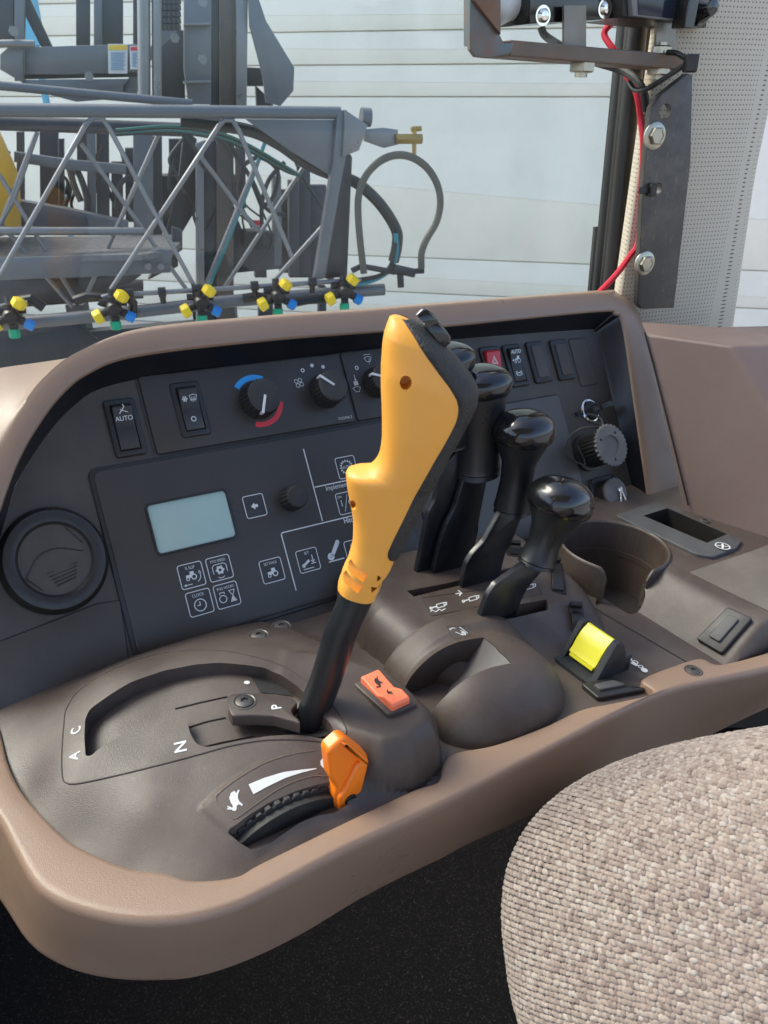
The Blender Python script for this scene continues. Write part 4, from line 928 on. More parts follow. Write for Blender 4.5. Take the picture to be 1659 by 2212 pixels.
# ---- floor, trim wall
# ------------------------------------------------------------------ cab trim, pillar, window
def wl(z,p,d): r=ray(V_(z,p)); return tuple(nrm(r)*d)
def hitz(z,p,zz): r=ray(V_(z,p)); return r*(zz/r[2])
# side trim: brown moulding right of the panel
b1=C3=None
def cw3(u,w,h): return O+(P*u+Q*w+Zc*h)*.001
trim=thing('side_trim','large brown moulded trim panel right of the instrument panel, below the pillar','trim panel',MW,tuple(cw3(430,40,-5)))
tn=nrm(np.cross(cw3(456,138,30)-cw3(418,15,30),Zc+P*.12)); tp=cw3(418,15,30)
def ht(z,p,d=0): return hit(z,p,tn,tp+tn*d)
if ray((1550,900))@tn>0: tn=-tn
g=G()
bl=ht('v',(1483,1090));br=ht('v',(1900,1255));tl=ht('v',(1397,722));tm=ht('v',(1582,748))
rm=ht('v',(1850,1120))
# main face as grid, turning at the ridge line
ridge0=ht('v',(1582,748)); ridge1=ht('v',(1715,1010)); 
bk=ridge0+np.array([.25,.06,-.01]); bk2=ridge1+np.array([.25,.05,-.02])
def rows(a,b,c_,d_,n=10): 
    return [[tuple((np.array(a)*(1-s)+np.array(b)*s)*(1-t)+(np.array(c_)*(1-s)+np.array(d_)*s)*t) for s in np.linspace(0,1,n)] for t in np.linspace(0,1,n)]
for r in(rows(tl,ridge0,bl-Zc*.01,br-Zc*.01),): g.loft(r,False)
g.loft(rows(ridge0,bk,br-Zc*.01,br+np.array([.3,0,0])),False)
tb0=ht('v',(1393,715))+np.array([-.0,.0,.0]); far=np.array([.01,.055,.0])
g.loft(rows(tl,ridge0,tl+far*.9,ridge0+far*1.3),False); g.loft(rows(ridge0,bk,ridge0+far*1.3,bk+far*1.3),False)
bmesh.ops.remove_doubles(g.bm,verts=g.bm.verts,dist=.0005)
part('trim_shell',g,TRM,trim,MW,sharp=60,bevel=.0025)
g=G(); g.tube([tuple(ht('v',p,.0015)) for p in((1393,718),(1412,790),(1440,900),(1487,1092))],.0009,6); part('trim_seam',g,PIT,trim,MW)
# pillar
PD=1.04
pn_=nrm(np.array([.35,-.94,0.])); pp=nrm(ray((1480,400)))*PD
px_=nrm(np.cross(np.array([0,0,1.]),pn_)); px_=px_ if px_[0]>0 else -px_
def hp(z,p,d=0):
    q=hit(z,p,pn_,pp+pn_*d)-pp; return (q@px_,q[2])
MPi=frame(pp,px_,np.array([0,0,1.]),pn_,1)
x0=hp('v',(1390,300))[0]; x1=hp('v',(1655,380))[0]; zb=hp('v',(1450,800))[1]-.02; zt=.62
wob=x1-x0
x0b=hp('v',(1322,700))[0]
pil=thing('cab_pillar','beige perforated vinyl covered cab pillar at the window edge','pillar',MPi,(0,zb,0))
m=bpy.data.materials.new('perforated vinyl'); m.use_nodes=True; nt=m.node_tree; b=nt.nodes['Principled BSDF']; b.inputs['Roughness'].default_value=.55
uvn=nt.nodes.new('ShaderNodeUVMap'); vm=nt.nodes.new('ShaderNodeVectorMath'); vm.operation='FRACTION'; nt.links.new(uvn.outputs[0],vm.inputs[0])
v2=nt.nodes.new('ShaderNodeVectorMath'); v2.operation='DISTANCE'; v2.inputs[1].default_value=(.5,.5,0); nt.links.new(vm.outputs[0],v2.inputs[0])
mr=nt.nodes.new('ShaderNodeMapRange'); mr.inputs[1].default_value=.13; mr.inputs[2].default_value=.2; nt.links.new(v2.outputs['Value'],mr.inputs[0])
mx=nt.nodes.new('ShaderNodeMix'); mx.data_type='RGBA'; mx.inputs[6].default_value=(.12,.10,.08,1); mx.inputs[7].default_value=(.56,.50,.39,1); nt.links.new(mr.outputs[0],mx.inputs[0]); nt.links.new(mx.outputs[2],b.inputs['Base Color'])
bp=nt.nodes.new('ShaderNodeBump'); bp.inputs['Strength'].default_value=.5; bp.inputs['Distance'].default_value=.001; nt.links.new(mr.outputs[0],bp.inputs['Height']); nt.links.new(bp.outputs[0],b.inputs['Normal'])
VIN=m
# profile: flat face then rounded right edge turning away
prof=[(x0+.012,-.030),(x0+.001,-.006),(x0+.004,-.001)]
xr=x1
for k in range(13): a=k/12*math.pi/2; prof.append((xr-.055+.055*math.sin(a),-.055+.055*math.cos(a)))
prof.append((xr,-.25))
d=np.r_[0,np.cumsum([math.hypot(prof[i+1][0]-prof[i][0],prof[i+1][1]-prof[i][1]) for i in range(len(prof)-1)])]
g=G(); uvl=g.bm.loops.layers.uv.new('UVMap'); zs=np.linspace(zb,zt,30)
VV=[]
for z in zs:
    f=(zt-z)/(zt-zb)
    sh=(x0b-x0)*max(0,min(1.3,(hp('v',(1390,300))[1]-z)/(hp('v',(1390,300))[1]-hp('v',(1322,700))[1])))*0
    ff=max(0,min(1.4,(hp('v',(1655,380))[1]-z)/(hp('v',(1655,380))[1]-hp('v',(1600,700))[1])))*.017+.014
    VV.append([g.v((x+(ff if i>5 else 0),z,y)) for i,(x,y) in enumerate(prof)])
PS=.0049
for i in range(len(zs)-1):
    for j in range(len(prof)-1):
        f=g.face([VV[i][j],VV[i][j+1],VV[i+1][j+1],VV[i+1][j]])
        for lp,(ii,jj) in zip(f.loops,((i,j),(i,j+1),(i+1,j+1),(i+1,j))): lp[uvl].uv=(d[jj]/PS,(zs[ii]-zb)/PS)
part('vinyl_cover',g,VIN,pil,MPi,sharp=60,recalc=False)
# window: rubber seal, frame and pane
win=thing('side_window','clear glass side window with a black rubber seal beside the pillar','window',MW,tuple(hit('v',(1290,640),pn_,pp)))
g=G()
WD=1.10
for a,b_,r,dd in(((1362,-60),(1292,655),.010,WD),((1374,-60),(1303,655),.007,WD-.01),((1388,-60),(1318,655),.012,WD-.025),((1352,-60),(1282,655),.004,WD)):
    g.tube([wl('v',a,dd*1.0),wl('v',b_,dd*1.0)],r,12)
g.tube([wl('v',(1291,490),WD+.02),wl('v',(1276,655),WD+.02)],.006,8)
part('rubber_seal',g,BLK,win,MW)
g=G(); g.tube([wl('v',(1400,-60),WD-.01),wl('v',(1335,640),WD-.01)],.012,10); part('seal_lip',g,RUB,win,MW)
gm=bpy.data.materials.new('window glass'); gm.use_nodes=True; nt=gm.node_tree; nt.nodes.clear()
ou=nt.nodes.new('ShaderNodeOutputMaterial'); mxs=nt.nodes.new('ShaderNodeMixShader'); tr=nt.nodes.new('ShaderNodeBsdfTransparent'); gl=nt.nodes.new('ShaderNodeBsdfGlossy'); fr=nt.nodes.new('ShaderNodeLayerWeight')
tr.inputs[0].default_value=(.93,.97,.96,1); gl.inputs['Roughness'].default_value=.02; fr.inputs[0].default_value=.5
pw=nt.nodes.new('ShaderNodeMath'); pw.operation='POWER'; pw.inputs[1].default_value=4; nt.links.new(fr.outputs['Facing'],pw.inputs[0])
ml=nt.nodes.new('ShaderNodeMath'); ml.operation='MULTIPLY_ADD'; ml.inputs[1].default_value=.7; ml.inputs[2].default_value=.02; nt.links.new(pw.outputs[0],ml.inputs[0]); nt.links.new(ml.outputs[0],mxs.inputs[0]); nt.links.new(tr.outputs[0],mxs.inputs[1]); nt.links.new(gl.outputs[0],mxs.inputs[2]); nt.links.new(mxs.outputs[0],ou.inputs[0])
g=G(); wr=np.array(wl('v',(1285,640),WD)); hd=nrm(np.array([P[0],P[1],0])); 
q=[wr+hd*.005,wr-hd*1.7,wr-hd*1.7+np.array([0,0,1.15]),wr+hd*.005+np.array([0,0,1.15])]; q=[a+np.array([0,0,-.12]) if i<2 else a for i,a in enumerate(q)]
nn=nrm(np.cross(hd,[0,0,1.]))*.004
g.loft([[tuple(a) for a in q],[tuple(a+nn) for a in q]],True,True,True); part('pane',g,gm,win,MW)
# ------------------------------------------------------------------ bracket, monitor box, wires
BN=pn_; bp0=pp+pn_*.03
def hb(z,p,d=0): q=hit(z,p,BN,bp0+BN*d)-bp0; return (q@px_,q[2])
MB=frame(bp0,px_,np.array([0,0,1.]),BN,1)
brk=thing('mounting_bracket','dark steel mounting bracket bolted to the beige pillar with a rusty shelf bar','bracket',MB,(*hb('v',(1410,660)),0))
g=G(); g.prism([hb('B',p) for p in[(1135,465),(1180,405),(1290,318),(1312,325),(1305,700),(1235,1325),(1095,1328),(1078,1308),(1100,800),(1122,560)]],0,.008,.0012)
hc=[]
for p,r in(((1210,482),.0075),((1176,815),.0065)):
    a=hb('B',p,.006); q=G(); q.lathe([(r,-.02),(r,.03)],(a[0],a[1],0),n=24); hc.append(q)
part('upright_plate',cut(g,hc),DSTL,brk,MB)
def hexbolt(z,p,r,par,M,hfun,zz=.008,hh=.007):
    a=hfun(z,p,zz+hh); g=G(); g.lathe([(r*1.45,zz),(r*1.45,zz+.0016),(r*1.05,zz+.003),],(a[0],a[1],0),n=32,cap=True)
    g.lathe([(r,zz+.002),(r,zz+hh),(r*.88,zz+hh+.0012),(r*.7,zz+hh+.0012),(r*.68,zz+hh+.0004),(.0001,zz+hh+.0004)],(a[0],a[1],0),n=6,cap=False); return part('bolt',g,ZNC,par,M,sharp=25)
hexbolt('B',(1185,588),.0092,brk,MB,hb); hexbolt('B',(1140,1142),.0092,brk,MB,hb)
# shelf bar: runs horizontally toward the left, seen from below
sh0=np.array(hit('6',(360,262),BN,bp0+BN*.035)); sh1=np.array(hit('6',(1315,340),BN,bp0+BN*.01))
sd_=nrm(sh1-sh0); up_=nrm(np.cross(np.cross(sd_,[0,0,1.]),sd_)); fw=np.cross(sd_,up_); fw=fw if fw@BN>0 else -fw
Lb=np.linalg.norm(sh1-sh0); MSb=frame(sh0,sd_,fw,up_,1)
g=G(); g.box(0,Lb,-.045,.0,-.0065,.0065); part('shelf_bar',g,RUST,brk,MSb,'rusty flat shelf bar',bevel=.0015)
def hs_(z,p,d=0): q=hit(z,p,fw,sh0+fw*d)-sh0; return (q@sd_,q@up_)
Tf=Matrix(((1,0,0,0),(0,0,1,0),(0,1,0,0),(0,0,0,1)))
g=G(); pg=[hs_('6',p) for p in[(135,-60),(285,-60),(285,170),(320,240),(340,235),(370,235),(355,290),(230,318),(165,310),(135,270)]]; g.prism(pg,-.003,.002,.0008,T=Tf)
pg=[hs_('6',p,-.045) for p in[(105,-60),(135,-60),(150,260),(105,250)]]; g.prism(pg,-.045,-.0,T=Tf)
part('gusset',g,mat('blued rusty plate',(.12,.15,.155),.45,metal=.4,dust=.75,dcol=(.24,.10,.05),ds=25,scr=.4),brk,MSb)
g=G(); pg=[hs_('6',p) for p in[(150,20),(285,190),(285,-60),(100,-60)]]; g.prism(pg,.0025,.0065,.0008,T=Tf); part('gusset_web',g,RUST,brk,MSb)
# bolts and nuts through the shelf
def nut(z,p,r,hh,up=1,d=-.012):
    x,y=hs_(z,p,d); g=G(); T=Matrix.Translation((x,d,y)); g.lathe([(r*.86,0),(r,.0012),(r,hh-.0012),(r*.86,hh)],n=6,T=T); g.lathe([(r*.5,-.004),(r*.5,hh+.003)],n=12,T=T); part('bolt',g,ZNC,brk,MSb,sharp=20)
nut('6',(745,395),.0125,.013); nut('6',(1160,410),.0115,.012); nut('6',(1175,298),.010,.008)
SS=mat('bare steel strap',(.2,.185,.165),.38,metal=.7,dust=.5,dcol=(.22,.17,.12),ds=30,scr=.3)
for xa,xb,ya,yb in((648,768,30,262),(1150,1258,120,300)):
    pg=[hs_('6',p,-.012) for p in((xa,ya),(xb,ya),(xb,yb),(xa,yb))]; g=G(); g.prism(pg,-.014,-.011,T=Tf); part('strap',g,SS,brk,MSb)
# monitor box on the shelf
box=thing('control_box','black control box with a small screen and knobs, on the rusty shelf bar','control box',MSb,(*hs_('6',(950,130),-.02)[:1],-.02,hs_('6',(950,130),-.02)[1]))
g=G(); g.prism([hs_('6',p,-.02) for p in[(465,-80),(965,-80),(965,100),(465,130)]],-.075,-.02,.001,T=Tf); part('case',g,GLS,box,MSb)
g=G(); g.prism([hs_('6',p,-.01) for p in[(950,-80),(1285,-80),(1280,128),(1010,100),(950,95)]],-.075,-.005,.002,T=Tf); g.prism([hs_('6',p,-.02) for p in[(1280,-80),(1440,-80),(1430,150),(1280,135)]],-.07,-.02,.002,T=Tf); part('head_case',g,BLK,box,MSb)
g=G(); g.prism([hs_('6',p,0) for p in[(1012,-60),(1285,-60),(1280,118),(1022,88)]],-.008,.001,.001,T=Tf); sc_=part('screen_bezel',g,mat('grey bezel',(.16,.16,.165),.35),box,MSb)
g=G(); g.prism([hs_('6',p,0.0) for p in[(1045,-60),(1262,-60),(1258,104),(1050,80)]],.0,.0018,.0003,T=Tf); part('screen',g,mat('dark glossy screen',(.015,.02,.035),.12),sc_,MSb)
g=G(); x,y=hs_('6',(1430,40),.0); T=Matrix.Translation((x,-.02,y))@Matrix.Rotation(-math.pi/2,4,'X'); g.lathe([(.017,0),(.017,.012),(.013,.016),(.008,.028),(.0001,.029)],n=24,T=T,cap=False,mod=lambda i,k:1 if i%2 else .93); x,y=hs_('6',(1400,55),.03); g.box(x-.006,x+.007,0.0,.018,y-.014,y+.012); part('knob',g,GLS,box,MSb,bevel=.001)
x,y=hs_('6',(1290,70),-.019); g=G(); g.text('TEMP.',(0,0),.012,.0); bmesh.ops.transform(g.bm,matrix=Matrix.Translation((x-.004,-.0185,y))@Matrix.Rotation(math.pi/2,4,'X')@Matrix.Diagonal((1,1,-1,1)),verts=g.bm.verts); part('marking',g,WHT,box,MSb)
for p in((535,85),(873,47)):
    x,y=hs_('6',p,-.02); T=Matrix.Translation((x,-.02,y))@Matrix.Rotation(-math.pi/2,4,'X')
    g=G(); g.lathe([(.0085,0),(.0085,.0008)],n=24,T=T); g.lathe([(.006,0),(.006,.002),(.004,.004),(.0001,.0045)],n=20,T=T,cap=False); part('screw',g,CHM,box,MSb)
# white tube / light behind the box
g=G(); a=hs_('6',(310,-10),-.03);b=hs_('6',(480,0),-.03); g.tube([(a[0],-.05,a[1]),(a[0]+.01,-.05,a[1]-.004),(b[0]-.02,-.05,b[1]-.001),(b[0],-.05,b[1]+.003),(b[0]+.06,-.05,b[1]+.02)],[.012,.017,.018,.016,.015],18)
part('sleeve',g,mat('translucent white sleeve',(.6,.63,.62),.3),box,MSb)
# wires
def wire(name,ps,r,m,lab,cat,n=8):
    q=[wl(z,p,d_) for z,p,d_ in ps]; g=G(); g.tube(cr(q,8),r,n); return alone(name,g,m,MW,lab,cat)
dB=np.linalg.norm(hit('v',(1400,400),BN,bp0))
REDW=mat('red insulation',(.55,.01,.03),.4)
wire('red_cable',[('6',(925,110),dB+.06),('6',(870,185),dB+.06),('6',(930,285),dB+.05),('6',(985,400),dB+.05),('B',(1090,400),dB+.03),('B',(1110,520),dB+.03),('B',(1120,640),dB+.025),('B',(1110,850),dB+.03),('B',(1100,1040),dB+.03),('B',(1060,1110),dB+.025),('B',(1000,1190),dB+.02),('B',(925,1270),dB+.02),('B',(880,1330),dB+.02)],.0036,REDW,'red electrical cable running behind the steel bracket down to the panel','cable')
wire('black_cable',[('6',(525,145),dB+.04),('6',(545,190),dB+.04),('6',(600,230),dB+.04),('6',(660,262),dB+.05),('6',(800,330),dB+.05),('6',(960,380),dB+.04),('6',(1040,430),dB+.02),('6',(1085,500),dB+.01),('6',(1100,600),dB+.02)],.0042,RUB,'black cable looping under the shelf bar behind the bracket','cable')
wire('cable_tie',[('6',(1215,285),dB-.02),('6',(1270,292),dB-.03),('6',(1330,335),dB-.035),('6',(1300,360),dB-.035),('6',(1200,425),dB-.035),('6',(1110,480),dB-.03),('6',(1040,490),dB-.02),('6',(1005,450),dB-.01)],.0026,BLK,'black cable tie wound round the shelf end and the cables','cable tie')
g=G(); a=wl('6',(1338,345),dB-.04); g.box(a[0]-.006,a[0]+.007,a[1]-.005,a[1]+.005,a[2]-.008,a[2]+.008); alone('tie_lock',g,BLK,MW,'square head of the black cable tie at the shelf end','tie head',bevel=.002)
g=G(); a=hb('B',(1100,820),.01);b=hb('B',(1192,815),.01); g.box(a[0],b[0]-.008,a[1]-.004,a[1]+.003,.009,.012); g.box(a[0]+.012,a[0]+.02,a[1]-.007,a[1]+.006,.008,.016); alone('cable_tie',g,BLK,MB,'short black cable tie through the slot in the upright plate','cable tie',bevel=.0008)
# ------------------------------------------------------------------ seat, floor, cab
def superell():
    ctr=np.array(wl('F',(1894,1404),.56)); A=.180;Bz=.111;Cd=.12
    e=2.6
    def S(lat,lon):
        cl,sl=math.cos(lat),math.sin(lat); co,so_=math.cos(lon),math.sin(lon)
        f=lambda x:math.copysign(abs(x)**(2/e),x)
        return f(cl)*f(co),f(cl)*f(so_),f(sl)
    return ctr,A,Bz,Cd,e
ctr,A_,B_z,C_d,ee=superell()
# local axes: x right (image right), y up in picture, z toward the eye
sx_=nrm(R_*.97+U_*.07+F_*.0); sz_=nrm(-ray(V_('F',(1760,1400)))); sx_=nrm(sx_-sz_*(sx_@sz_)); sy_=np.cross(sz_,sx_)
seat=thing('seat_cushion','light beige knitted fabric seat cushion corner in the foreground','seat',MW,tuple(ctr-np.array([0,0,.2])))
MSe=frame(ctr,sx_,sy_,sz_,1)
def Ssurf(x,y):
    """point on cushion front above plane position, superellipsoid"""
    q=1-abs(x/A_)**ee-abs(y/B_z)**ee
    return C_d*max(q,0)**(1/ee)
g=G()
nl,nm=48,24
rowsS=[]
for i in range(nm+1):
    ph=i/nm*math.pi*.62
    row=[]
    for j in range(nl):
        th=j/nl*2*math.pi; f=lambda x:math.copysign(abs(x)**(2/ee),x)
        row.append((A_*.985*f(math.sin(ph))*f(math.cos(th)),B_z*.985*f(math.sin(ph))*f(math.sin(th)),C_d*.985*f(math.cos(ph))))
    rowsS.append(row)
g.loft(rowsS,True,False,True)
part('cushion_core',g,mat('cushion backing',(.16,.12,.11),.9),seat,MSe,sharp=80)
# knit: rows of plump stitches
m=bpy.data.materials.new('marled yarn'); m.use_nodes=True; nt=m.node_tree; b=nt.nodes['Principled BSDF']; b.inputs['Roughness'].default_value=.9; b.inputs['Specular IOR Level'].default_value=.2
b.inputs['Sheen Weight'].default_value=.25
at=nt.nodes.new('ShaderNodeAttribute'); at.attribute_name='tone'; nt.links.new(at.outputs['Color'],b.inputs['Base Color'])
tcx=nt.nodes.new('ShaderNodeTexCoord'); nz=nt.nodes.new('ShaderNodeTexNoise'); nz.inputs['Scale'].default_value=2600; nt.links.new(tcx.outputs['Object'],nz.inputs['Vector']); bpn=nt.nodes.new('ShaderNodeBump'); bpn.inputs['Strength'].default_value=.6; bpn.inputs['Distance'].default_value=.0006; nt.links.new(nz.outputs[0],bpn.inputs['Height']); nt.links.new(bpn.outputs[0],b.inputs['Normal'])
YARN=m
verts=[];faces=[];cols=[]
nh,nv=7,5
tmpl=[];
for i in range(nv+1):
    ph=math.pi*i/nv
    for j in range(nh): th=2*math.pi*j/nh; tmpl.append((math.cos(ph),math.sin(ph)*math.cos(th),math.sin(ph)*math.sin(th)))
tf=[(i*nh+j,i*nh+(j+1)%nh,(i+1)*nh+(j+1)%nh,(i+1)*nh+j) for i in range(nv) for j in range(nh)]
tmpl=np.array(tmpl)
pal=[(.58,.485,.41),(.51,.41,.345),(.42,.325,.275),(.35,.26,.22),(.61,.53,.465),(.47,.37,.31)]
def sph(a,b_):   # a: angle along row, b: row angle -> point + normal
    f=lambda x:math.copysign(abs(x)**(2/ee),x)
    d=np.array([math.sin(a)*math.cos(b_),math.sin(b_),math.cos(a)*math.cos(b_)])
    k_=-.42; d=np.array([d[0]*math.cos(k_)-d[1]*math.sin(k_),d[0]*math.sin(k_)+d[1]*math.cos(k_),d[2]])
    r=(abs(d[0]/A_)**ee+abs(d[1]/B_z)**ee+abs(d[2]/C_d)**ee)**(-1/ee)
    p=d*r; n_=np.array([math.copysign(abs(p[k]/s)**(ee-1)/s,p[k]) for k,s in enumerate((A_,B_z,C_d))]); return p,nrm(n_)
ROW=.0024; COL=.0023
b_=-1.5; ri_=0
while b_<1.52:
    p,n_=sph(-.3,b_); p2,_=sph(-.3,b_+.01); db=ROW/(np.linalg.norm(p2-p)/.01)
    a=-1.9; ri_+=1
    while a<.95:
        p,n_=sph(a,b_); q,_=sph(a+.01,b_); t=q-p; sp=np.linalg.norm(t)/.01; a+=COL/max(sp,1e-3)*(1+rnd.uniform(-.06,.06)); t=nrm(t)
        wv=p+EYE*0; W_=ctr+sx_*p[0]+sy_*p[1]+sz_*p[2]
        dpt=W_@F_; X=829.5+FPX*(W_@R_)/dpt; Y=1106-FPX*(W_@U_)/dpt
        if X>1800 or Y>2330 : continue
        s_=np.cross(n_,t); an=-.62 if ri_%2 else .28; an+=rnd.uniform(-.12,.12)
        e1=t*math.cos(an)+s_*math.sin(an); e2=np.cross(n_,e1)
        L_=.00185*rnd.uniform(.85,1.3); w_=.00155*rnd.uniform(.85,1.25); hh=.0009
        c_=p+n_*(.0002+rnd.uniform(-.0004,.0005))
        base=len(verts)*1
        verts.append(c_+tmpl[:,0:1]*e1*L_+tmpl[:,1:2]*e2*w_+tmpl[:,2:3]*n_*hh)
        cl=np.array(pal[rnd.choice([0,0,1,1,1,2,5,4,5,5,3])])*rnd.uniform(.88,1.1)*.60; cols.append(cl)
    b_+=db
nS=len(verts); Vx=np.concatenate(verts); 
Fx=np.concatenate([np.array(tf)+i*len(tmpl) for i in range(nS)])
me=bpy.data.meshes.new('knit'); me.from_pydata([],[],[])
loc=np.array(INV[seat.name]@MSe); V4=np.c_[Vx,np.ones(len(Vx))]@loc.T
me.vertices.add(len(Vx)); me.vertices.foreach_set('co',V4[:,:3].astype(np.float32).ravel())
me.loops.add(Fx.size); me.loops.foreach_set('vertex_index',Fx.ravel().astype(np.int32)); me.polygons.add(len(Fx)); me.polygons.foreach_set('loop_start',np.arange(0,Fx.size,4,dtype=np.int32)); me.polygons.foreach_set('loop_total',np.full(len(Fx),4,np.int32))
me.polygons.foreach_set('use_smooth',np.ones(len(Fx),bool)); me.update(calc_edges=True)
ca_=me.color_attributes.new('tone','FLOAT_COLOR','POINT'); cc_=np.repeat(np.c_[np.array(cols),np.ones(nS)],len(tmpl),axis=0); ca_.data.foreach_set('color',cc_.astype(np.float32).ravel())
me.materials.append(YARN); ko=bpy.data.objects.new('knit_cover',me); C.objects.link(ko); ko.parent=seat
# floor of the cab
cm=bpy.data.materials.new('speckled floor mat'); cm.use_nodes=True; nt=cm.node_tree; b=nt.nodes['Principled BSDF']; b.inputs['Roughness'].default_value=.95; b.inputs['Specular IOR Level'].default_value=.08
tcx=nt.nodes.new('ShaderNodeTexCoord'); vo=nt.nodes.new('ShaderNodeTexNoise'); vo.inputs['Scale'].default_value=420; vo.inputs['Detail'].default_value=2; nt.links.new(tcx.outputs['Object'],vo.inputs['Vector'])
rp=nt.nodes.new('ShaderNodeValToRGB'); rp.color_ramp.elements[0].position=.45; rp.color_ramp.elements[0].color=(.004,.004,.004,1); rp.color_ramp.elements[1].position=.62; rp.color_ramp.elements[1].color=(.007,.0065,.0065,1); e=rp.color_ramp.elements.new(.74); e.color=(.032,.03,.027,1)
nt.links.new(vo.outputs[0],rp.inputs[0]); nt.links.new(rp.outputs[0],b.inputs['Base Color']); bpn=nt.nodes.new('ShaderNodeBump'); bpn.inputs['Strength'].default_value=.9; bpn.inputs['Distance'].default_value=.002; nt.links.new(vo.outputs[0],bpn.inputs['Height']); nt.links.new(bpn.outputs[0],b.inputs['Normal'])
zf=-1.02
g=G(); g.box(-1.0,1.35,-.9,1.05,zf-.03,zf); fl=part('cab_floor',g,cm,None,MW); fl['kind']='structure'
g=G(); g.box(-1.2,-.98,-.9,1.4,-1.3,.02); g.box(-1.0,1.35,1.05,1.1,zf-.1,-.62) ; cw_=part('cab_wall_and_sun_block',g,CHR,None,MW); cw_['kind']='structure'  # left wall is out of view, raised to keep the sun off the floor
# unseen roof with headliner, cut back in front to let light onto the console
g=G(); g.box(-1.1,1.1,-1.1,.12,.72,.80); rf=part('partial_cab_roof',g,mat('headliner',(.45,.42,.36),.8),None,MW); rf['kind']='structure'
# ------------------------------------------------------------------ outside: yard, wall, sprayer
yard=mat('concrete yard',(.36,.35,.33),.85,dust=.5,dcol=(.25,.24,.22),ds=.8,var=.4)
g=G(); g.box(-60,60,-60,60,-EYE[2]-.05,-EYE[2]); gr=part('ground',g,yard,None,MW); gr['kind']='structure'
# warehouse wall
wd=nrm(np.array([.97,-.20,0])); wn=np.array([wd[1],-wd[0],0.]); wn=wn if wn[1]<0 else -wn
wp0=np.array([0,9.,0])
def hw_(z,p,d=0): q=hit(z,p,wn,wp0+wn*d)-wp0; return (q@wd,q[2])
MWl=frame(wp0,wd,np.array([0,0,1.]),wn,1)
wallm=mat('white coated wall boards',(.84,.785,.66),.6,var=.12,dust=.35,dcol=(.66,.62,.5),ds=1.6)
bld=thing('warehouse','long white warehouse wall of wide horizontal boards','warehouse',MWl,(0,-EYE[2],0))
lines=[hw_('v',(800,y))[1] for y in(67,140,209,553,628)]
st=(lines[0]-lines[2])/2
zs=sorted(set([round(l,3) for l in lines]+[round(lines[0]+st*k,3) for k in range(1,8)]+[round(lines[2]-st*k,3) for k in (1,2,3)][:0]+[-EYE[2]]))
zs=[-EYE[2]]+[l for l in sorted([lines[4]-st*1.0,lines[4],lines[3],lines[2],lines[1],lines[0]]+[lines[0]+st*k for k in range(1,22)]) if l>-EYE[2]+.1]
for a,b in zip(zs,zs[1:]):
    g=G(); g.prism(rrect(-14,12,a+.006,b-.006,.003,2),-.1,.0,.006); part('wall_board',g,wallm,bld,MWl)
g=G(); g.box(-14,12,-EYE[2],zs[-1],-.35,-.03); part('wall_core',g,mat('joint shade',(.5,.475,.4),.8),bld,MWl)
# boom plane
bA=np.array([-1.93,4.0,0]);bB=np.array([-.23,4.5,0]); bx=nrm(bB-bA); bn=np.array([bx[1],-bx[0],0.]); bn=bn if bn[1]<0 else -bn
def hbm(z,p,d=0): return tuple(hit(z,p,bn,bA+bn*d))
steel=mat('grey painted steel',(.13,.138,.15),.38,metal=.3,dust=.3,dcol=(.2,.2,.2),ds=5)
steelD=mat('dark grey steel',(.045,.048,.055),.45,metal=.3,dust=.35,dcol=(.11,.10,.095),ds=4)
steelL=mat('worn bright tube',(.20,.20,.205),.34,metal=.5,dust=.3,dcol=(.2,.19,.17),ds=8)
rusty=mat('rust streaked steel',(.10,.085,.075),.6,metal=.3,dust=.7,dcol=(.16,.10,.065),ds=5)
hose=mat('black hose',(.02,.021,.02),.45)
boom=thing('spray_boom','folded grey tubular lattice spray boom with a row of yellow capped nozzles','spray boom',MW,tuple(np.array(hbm('A',(800,1250)))+np.array([0,0,-.1])))
def tb(ps,r,m,par,nm,d=0,z='A',n=10,lab=None,sm=0):
    q=[hbm(z,p,d) for p in ps]
    if sm: q=cr(q,sm)
    g=G(); g.tube(q,r,n); return part(nm,g,m,par,MW,lab)
tb([(-200,470),(0,475),(1470,488)],.030,steel,boom,'top_chord',0,n=16)
tb([(-200,350),(0,370),(830,447)],.022,steel,boom,'rear_top_chord',-.45,n=14)
tb([(-200,530),(0,532),(780,560)],.034,steelD,boom,'inner_chord',-.25,n=14)
tb([(-200,1012),(0,998),(620,1000)],.022,steelL,boom,'mid_chord',-.3,n=12)
def bend(a,top,b_): return [a,top[0],top[1],b_]
for ps in([(-60,1290),(0,1190),(370,540),(400,508),(440,508),(470,550),(838,1235)],[(480,1250),(945,545),(970,518),(1005,520),(1030,560),(1262,1110)]):
    tb(ps,.0125,steelL,boom,'lattice_tube',.0)
for ps in([(-20,740),(0,760),(330,1300)],[(350,620),(805,1250)],[(160,570),(0,980)],[(690,570),(378,1265)],[(870,680),(1050,920),(1120,1000)],[(1110,700),(888,1235)],[(1325,700),(968,1245)],[(10,975),(312,1325)],[(-150,1240),(60,860),(160,570)],[(1400,970),(1180,1215)]):
    tb(ps,.0125,steelL,boom,'lattice_tube',-.38)
tb([(-200,1440),(0,1402),(310,1375),(560,1350),(1000,1300),(1659,1250)],.034,steel,boom,'bottom_chord',-.05,n=14)
tb([(440,1285),(470,1276),(1000,1245),(1560,1208)],.013,steelL,boom,'spray_line',.03)
tb([(-200,1345),(0,1325),(70,1310),(120,1308)],.013,steelL,boom,'spray_line',.03)
